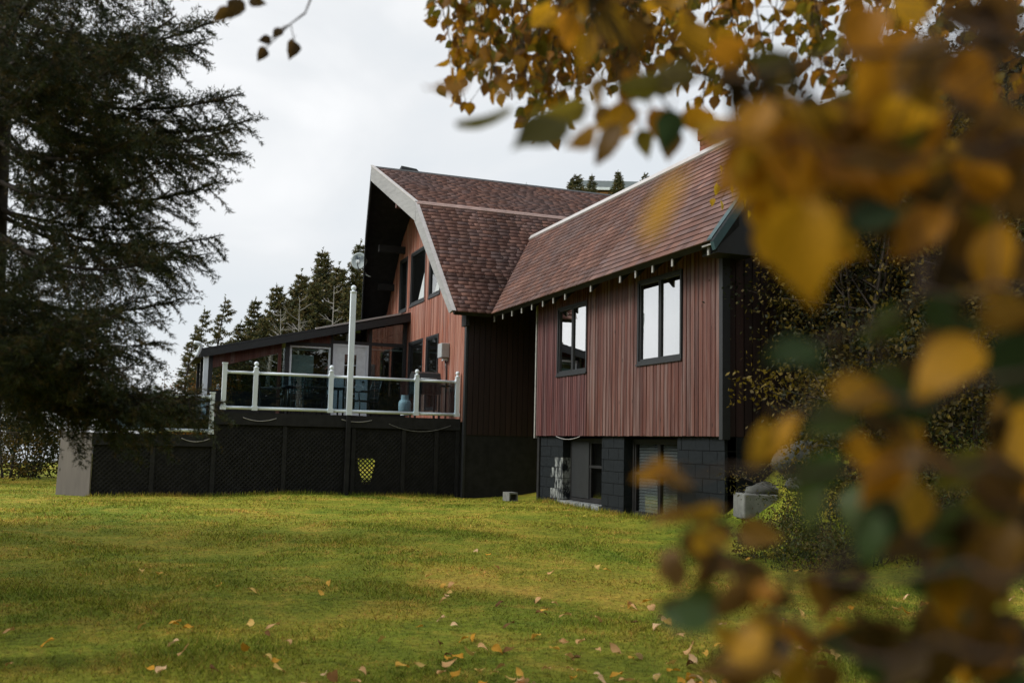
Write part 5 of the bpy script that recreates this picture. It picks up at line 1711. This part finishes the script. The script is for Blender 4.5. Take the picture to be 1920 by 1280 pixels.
for p, d, ro, l_ in SKYL: leaf_obj(rnd.choice(LM), bt, p, d, face_roll(d, p) + ro, l_, rnd.choice(DRK))
for v_ in YV: leaf_obj(rnd.choice(LM), bt, *v_, rnd.choice(YEL))
LV.sort(key=lambda v_: -v_[3] / float(np.linalg.norm(v_[0] - CAM)))
pick = lambda: (np.array(rnd.choice(AUT) if rnd.random() < .72 else rnd.choice(((0.20, 0.17, 0.02), (0.15, 0.13, .02), (0.24, .11, .02)))) * rnd.uniform(.75, 1.15))
for v_ in LV[:280]: leaf_obj(rnd.choice(LM), bt, *v_, tuple(pick()))
# the rest of the foliage as one mesh
base_v = np.array([v.co[:] for v in LM[2].vertices]); base_f = np.array([p.vertices[:] for p in LM[2].polygons])
AV, AF, AC = [], [], []
rest = LV[280:]
for x in range(420):          # crown overhead, above the view
    q = allp[r2.integers(0, len(allp))] + r2.normal(size=3) * np.array([.5, .5, .25]) + np.array([0, 0, .25])
    dd = r2.normal(size=3) * .6; dd[2] -= .9
    rest.append((q, dd / np.linalg.norm(dd), r2.uniform(0, 6.28), .055))
for k, (p, d, ro, s_) in enumerate(rest):
    qm = (Vector(tuple(d)).normalized().to_track_quat('X', 'Z').to_matrix().to_4x4() @ Matrix.Rotation(ro, 4, 'X') @ Matrix.Scale(s_, 4))
    Rm = np.array(qm)[:3, :3]
    AV.append(base_v @ Rm.T + p - ORG[bt.name]); AF.append(base_f + k * len(base_v)); AC += [pick()] * len(base_f)
M['leaf_far'] = coloured('birch_foliage', 'attr', 0.5, 0.3, 60, transl=0.58, bmp=0)
o = link_mesh('foliage', np_mesh('foliage', np.concatenate(AV), np.concatenate(AF), np.array(AC), M['leaf_far'], True), bt)
o['kind'] = 'stuff'
print('birch leaves', len(LV))

# the young birch close by: every leaf its own object
tb_ = at(2750, 900, 0.95); tb_[2] = float(ground_z(tb_[0], tb_[1]))
nbir = empty('birch_sapling', tuple(tb_), 'young birch close by with large orange and green leaves', 'birch')
MB().tube([tb_ + np.array([.015 * math.sin(k), .015 * math.cos(k), k * .28 - .05]) for k in range(9)], [.022 * (1 - k / 10) for k in range(9)], 8).build('trunk', M['birch_bark'], nbir, True)
O_, G_, B_, Y_ = 'o', 'g', 'b', 'y'
# pixel, tip direction (degrees, 0 right, 90 up), length px, depth, colour, facing roll
near = [(880, 148, 205, 100, .80, B_, 1.2), (925, 165, 350, 80, .85, B_, 1.3), (960, 205, 198, 130, .80, 'v', 1.2), (1060, 225, 210, 150, .75, 'v', .8), (1100, 200, 190, 120, .85, 'v', .8), (1165, 235, 235, 130, .72, B_, .6), (1120, 240, 225, 90, .8, B_, .9),
        (1195, 140, 280, 60, .85, O_, .2), (1240, 150, 200, 120, .8, 'v', .8), (1300, 150, 170, 130, .82, 'v', .8), (1260, 205, 262, 120, .66, G_, .3), (1330, 110, 20, 100, .8, O_, .5), (1350, 130, 330, 90, .85, B_, .6),
        (1290, 320, 236, 190, .42, Y_, 1.15), (1290, 40, 290, 110, .85, O_, .4), (1110, 60, 250, 90, .95, O_, .5), (1060, 20, 280, 90, .95, O_, .3), (1130, 20, 300, 110, .95, O_, .4), (1200, 30, 260, 90, .95, B_, .5),
        (1465, 180, 262, 200, .55, O_, .4), (1480, 230, 200, 190, .58, O_, .5), (1540, 190, 330, 210, .55, B_, .4), (1600, 210, 350, 190, .55, O_, .3), (1500, 280, 250, 160, .6, B_, .7), (1560, 310, 300, 190, .55, O_, .5), 
        (1500, 375, 275, 240, .52, Y_, .25), (1580, 380, 330, 150, .6, B_, .6), (1620, 330, 300, 170, .55, O_, .5), (1700, 350, 340, 170, .55, B_, .6), (1680, 390, 200, 150, .6, G_, .7), (1760, 360, 20, 180, .55, B_, .7), (1690, 300, 180, 150, .6, B_, .7),
        (1620, 10, 265, 200, .55, O_, .2), (1680, 60, 300, 170, .6, O_, .4), (1650, 110, 250, 150, .62, O_, .5), (1740, 60, 265, 200, .55, B_, .4), (1780, 110, 300, 200, .55, O_, .4), (1720, 120, 230, 170, .6, B_, .5), (1840, -10, 300, 200, .55, B_, .5), (1870, 60, 250, 170, .55, B_, .6), (1700, 190, 0, 190, .55, O_, .4), (1640, 200, 340, 140, .6, O_, .5),
        (1800, 260, 340, 200, .55, B_, .6), (1860, 300, 300, 200, .55, B_, .5), (1780, 420, 310, 190, .55, B_, .6), (1870, 420, 260, 210, .52, O_, .5), (1900, 250, 250, 180, .55, O_, .5), (1850, 200, 330, 170, .6, B_, .6),
        (1780, 500, 265, 120, .7, G_, .4), (1740, 560, 320, 110, .75, G_, .7), (1800, 540, 350, 130, .68, O_, .9), (1830, 590, 0, 110, .7, B_, .8), (1690, 580, 220, 100, .75, G_, .7), (1530, 650, 190, 110, .7, G_, .7), (1470, 650, 340, 100, .75, G_, .8),
        (1830, 640, 215, 190, .56, Y_, .5), (1760, 740, 195, 150, .6, G_, .6), (1700, 720, 180, 120, .65, G_, .5), (1560, 730, 350, 110, .66, Y_, .6), (1600, 770, 200, 110, .66, G_, .6), (1680, 770, 300, 120, .66, O_, .7),
        (1500, 780, 235, 120, .62, Y_, .9), (1440, 790, 255, 80, .7, O_, .9), (1600, 810, 290, 130, .6, O_, .8), (1580, 860, 205, 140, .56, G_, .5), (1540, 900, 250, 120, .6, G_, .6), (1680, 850, 240, 140, .58, O_, .5), (1720, 900, 270, 140, .58, O_, .6), (1680, 940, 230, 150, .58, G_, .5), (1760, 960, 300, 180, .55, B_, .5), (1820, 900, 330, 170, .55, B_, .6),
        (1640, 960, 255, 130, .55, G_, .4), (1840, 1010, 270, 210, .5, B_, .4), (1900, 980, 250, 200, .5, B_, .5), (1890, 620, 280, 220, .52, G_, .5), (1910, 760, 270, 200, .52, O_, .6), (1860, 830, 290, 180, .55, B_, .6),
        (1265, 880, 190, 70, .8, O_, .9), (1215, 878, 350, 90, .8, Y_, 1.0), (1290, 962, 185, 70, .8, B_, .9), (1350, 955, 190, 70, .8, O_, .9), (1300, 995, 330, 90, .75, O_, .5), (1330, 1030, 250, 60, .8, B_, .8), (1380, 1040, 200, 90, .8, B_, .7),
        (1350, 1115, 205, 130, .58, G_, .35), (1340, 1170, 170, 110, .62, G_, .4), (1400, 1080, 240, 100, .7, B_, .7), (1460, 1110, 190, 90, .7, O_, .8), (1500, 1080, 320, 110, .7, B_, .5), (1530, 1110, 350, 80, .75, B_, .7), (1450, 1140, 245, 120, .62, O_, .5), (1440, 1190, 215, 90, .65, Y_, .6), (1620, 1060, 250, 80, .75, B_, .9),
        (1600, 1150, 340, 130, .65, B_, 1.0), (1650, 1180, 200, 150, .6, G_, .9), (1750, 1140, 300, 190, .52, B_, .5), (1850, 1150, 260, 200, .5, B_, .5), (1900, 1180, 240, 200, .5, O_, .5), (1800, 1230, 200, 200, .5, B_, .6), (1700, 1260, 170, 180, .52, G_, .7), (1580, 1260, 190, 160, .55, B_, .8), (1480, 1250, 180, 150, .56, B_, .9), (1890, 1270, 120, 200, .5, B_, .5), (1400, 1270, 160, 120, .6, B_, .9), (1880, 1090, 200, 190, .5, B_, .5)]
r4 = random.Random(5)
def fill(n, x0, x1, y0, y1, zr_, mix, ln):
    for _ in range(n):
        x, y = r4.uniform(x0, x1), r4.uniform(y0, y1)
        near.append((x, y, r4.gauss(265, 60), r4.uniform(*ln), r4.uniform(*zr_), r4.choice(mix), r4.uniform(.1, .9)))
fill(15, 1420, 1570, 215, 420, (.62, .85), 'oooyoo', (115, 165))
fill(24, 1440, 1780, 160, 400, (.75, 1.05), 'ooobyov', (85, 135))
fill(12, 1410, 1600, 150, 280, (.75, 1.05), 'ooov', (80, 120))
fill(8, 1600, 1930, -20, 260, (.75, 1.1), 'oobbd', (85, 130))
fill(9, 1780, 1940, 330, 640, (.75, 1.1), 'obddv', (80, 130))
fill(14, 1600, 1940, 700, 960, (.75, 1.05), 'obddgv', (75, 125))
fill(26, 1720, 1940, 930, 1290, (.7, .95), 'ddobgd', (95, 150))
fill(14, 1380, 1750, 1180, 1290, (.7, .9), 'ddgbo', (85, 130))
fill(12, 1250, 1560, 960, 1150, (.8, 1.1), 'bbod', (50, 85))
fill(16, 1000, 1400, -40, 60, (1.1, 1.5), 'ooyov', (50, 80))
fill(14, 1100, 1300, 120, 250, (.95, 1.2), 'ovobo', (65, 95))
fill(8, 1375, 1440, 225, 310, (.8, 1.0), 'oyoo', (80, 110))
NS = []
cols_ = {O_: AUT[:4], G_: GRN, B_: BRN, Y_: GLD, 'v': OLV, 'd': DRK}
n_hand = 0
for k, (x, y, a, l_, Z, c_, ro) in enumerate(near):
    if l_ > 155 and Z > .45 and not (1490 < x < 1510 and 370 < y < 380) and not (1825 < x < 1835 and 635 < y < 645):
        l_ *= .66; Z *= 1.45
    elif Z < .75 and l_ > 115: l_ *= .8; Z *= 1.25
    if y < 265 and x < 1360: l_ *= .78; Z *= 1.4
    a = math.radians(a)
    tilt = rnd.uniform(-.45, .45)
    d = R @ np.array([math.cos(a), math.sin(a), tilt])
    size = l_ / F * Z * 1.08
    size = min(max(size, .035), .085)
    colr = np.array(rnd.choice(cols_[c_])) * rnd.uniform(.85, 1.15)
    dv = Vector(tuple(d)).normalized()
    view = Vector(tuple(at(x, y, Z) - CAM)).normalized()
    # face the leaf to the view and then turn it about its rib by ro
    zq = dv.to_track_quat('X', 'Z'); zax = zq @ Vector((0, 0, 1)); yax = zq @ Vector((0, 1, 0))
    face = math.atan2(-view.dot(yax) * -1, -view.dot(zax))
    ang = math.atan2((-view).dot(yax), (-view).dot(zax))
    p = at(x, y, Z)
    leaf_obj(LM[k % 8], nbir, p, d, -ang + (ro if k % 2 else -ro), size, tuple(colr))
    NS.append((p - (R @ np.array([math.cos(a), math.sin(a), tilt])) * size * .3, x, y, Z))
# branches: main ones reach in from the stem, each leaf hangs from the closest
mains = [[(2500, 120, .9), (2000, 60, .75), (1650, 110, .68), (1350, 140, .78), (1150, 170, .8), (900, 140, .82)], [(2500, 300, .9), (2000, 250, .65), (1700, 300, .6), (1450, 260, .6), (1320, 240, .62)],
         [(2500, 560, .9), (1950, 520, .65), (1760, 560, .7), (1500, 650, .74)], [(2500, 760, .9), (1950, 700, .6), (1700, 740, .64), (1480, 780, .66)], [(2500, 950, .9), (1950, 880, .56), (1700, 880, .58), (1560, 880, .58), (1240, 880, .8)],
         [(2500, 1100, .9), (1950, 1050, .52), (1700, 1080, .6), (1540, 1085, .7), (1400, 1060, .72), (1300, 985, .76)], [(2500, 1300, .9), (1950, 1230, .5), (1600, 1220, .58), (1440, 1150, .6)], [(2500, -40, .9), (1900, -30, .6), (1600, -20, .6), (1100, -30, .95)]]
tv, nodes = [], []
for mn in mains:
    pts = [at(*q) for q in mn]
    pts[0] = tb_ + np.array([0, 0, max(.3, min(2.1, pts[0][2] - tb_[2]))])
    fine_ = []
    for a, b_ in zip(pts[:-1], pts[1:]):
        for q in np.linspace(0, 1, 5)[:-1]: fine_.append(a + (b_ - a) * q + rng.normal(size=3) * .004)
    fine_.append(pts[-1])
    n = len(fine_)
    MB().tube(fine_, [.0030 * (1 - .7 * k / n) for k in range(n)], 6).build('branch', M['twig'], nbir, True)
    nodes += fine_
nodes = np.array(nodes)
for p, x, y, Z in NS:
    j = int(np.argmin(np.linalg.norm(nodes - p, axis=1)))
    tv.append((nodes[j], p))
V, Fa = tubes_np(np.array(tv), np.full(len(tv), .0011), np.full(len(tv), .0008), 4)
link_mesh('stalks', np_mesh('stalks', V - ORG[nbir.name], Fa, mat=M['twig']), nbir)['kind'] = 'stuff'

# ------------------------------------------------------------------ fallen leaves
DRY = {'pale tan fallen leaf curled on the lawn': [(0.85, 0.50, 0.22), (0.88, 0.58, 0.32), (0.78, 0.45, 0.19)], 'yellow orange fallen leaf lying on the lawn': [(0.80, 0.40, 0.05), (0.85, 0.48, 0.09), (0.78, 0.52, 0.16)], 'brown fallen leaf lying dull in the grass': [(0.24, 0.12, 0.05), (0.30, 0.15, 0.05)]}
FM = [leaf_mesh(50 + k, W=rnd.uniform(.6, .8), fold=rnd.uniform(.1, .5), curl=rnd.uniform(-.8, .8), wav=.12, mat='leaf_dry', name='fallen_leaf') for k in range(8)]
cnt = 0; last = (900, 7.0)
while cnt < 298:
    Z = math.exp(rnd.uniform(math.log(5.7), math.log(15)))
    x_ = rnd.uniform(-20, 1930)
    if cnt % 3 == 2: x_ = min(1930, max(-20, last[0] + rnd.gauss(0, 40))); Z = max(5.7, last[1] + rnd.gauss(0, .18))   # some lie in small drifts
    dens = (0.12 + 0.88 * min(1, max(0, (x_ - 200) / 1100))) * (1.0 if Z < 7.6 else .55 if Z < 9.5 else .15 if Z < 12 else .03)
    if rnd.random() > dens: continue
    p = at(x_, 830, Z); gz = float(ground_z(p[0], p[1]))
    if p[0] > 8.1 and p[1] > 12.5: continue
    last = (x_, Z)
    lab = rnd.choices(list(DRY), (.42, .46, .12))[0]
    ob = bpy.data.objects.new('fallen_leaf', rnd.choice(FM)); COL.objects.link(ob)
    s_ = rnd.uniform(.062, .098)
    ob.location = (p[0], p[1], gz + .042)
    ob.rotation_euler = (rnd.uniform(-.4, .4), rnd.uniform(-.35, .35), rnd.uniform(0, 6.28))
    ob.scale = (s_, s_, s_)
    v = rnd.uniform(.8, 1.15)
    ob.color = (*[q * v for q in rnd.choice(DRY[lab])], 1)
    tag(ob, lab, 'leaf', 'fallen leaves: ' + lab.split(' fallen')[0])
    cnt += 1
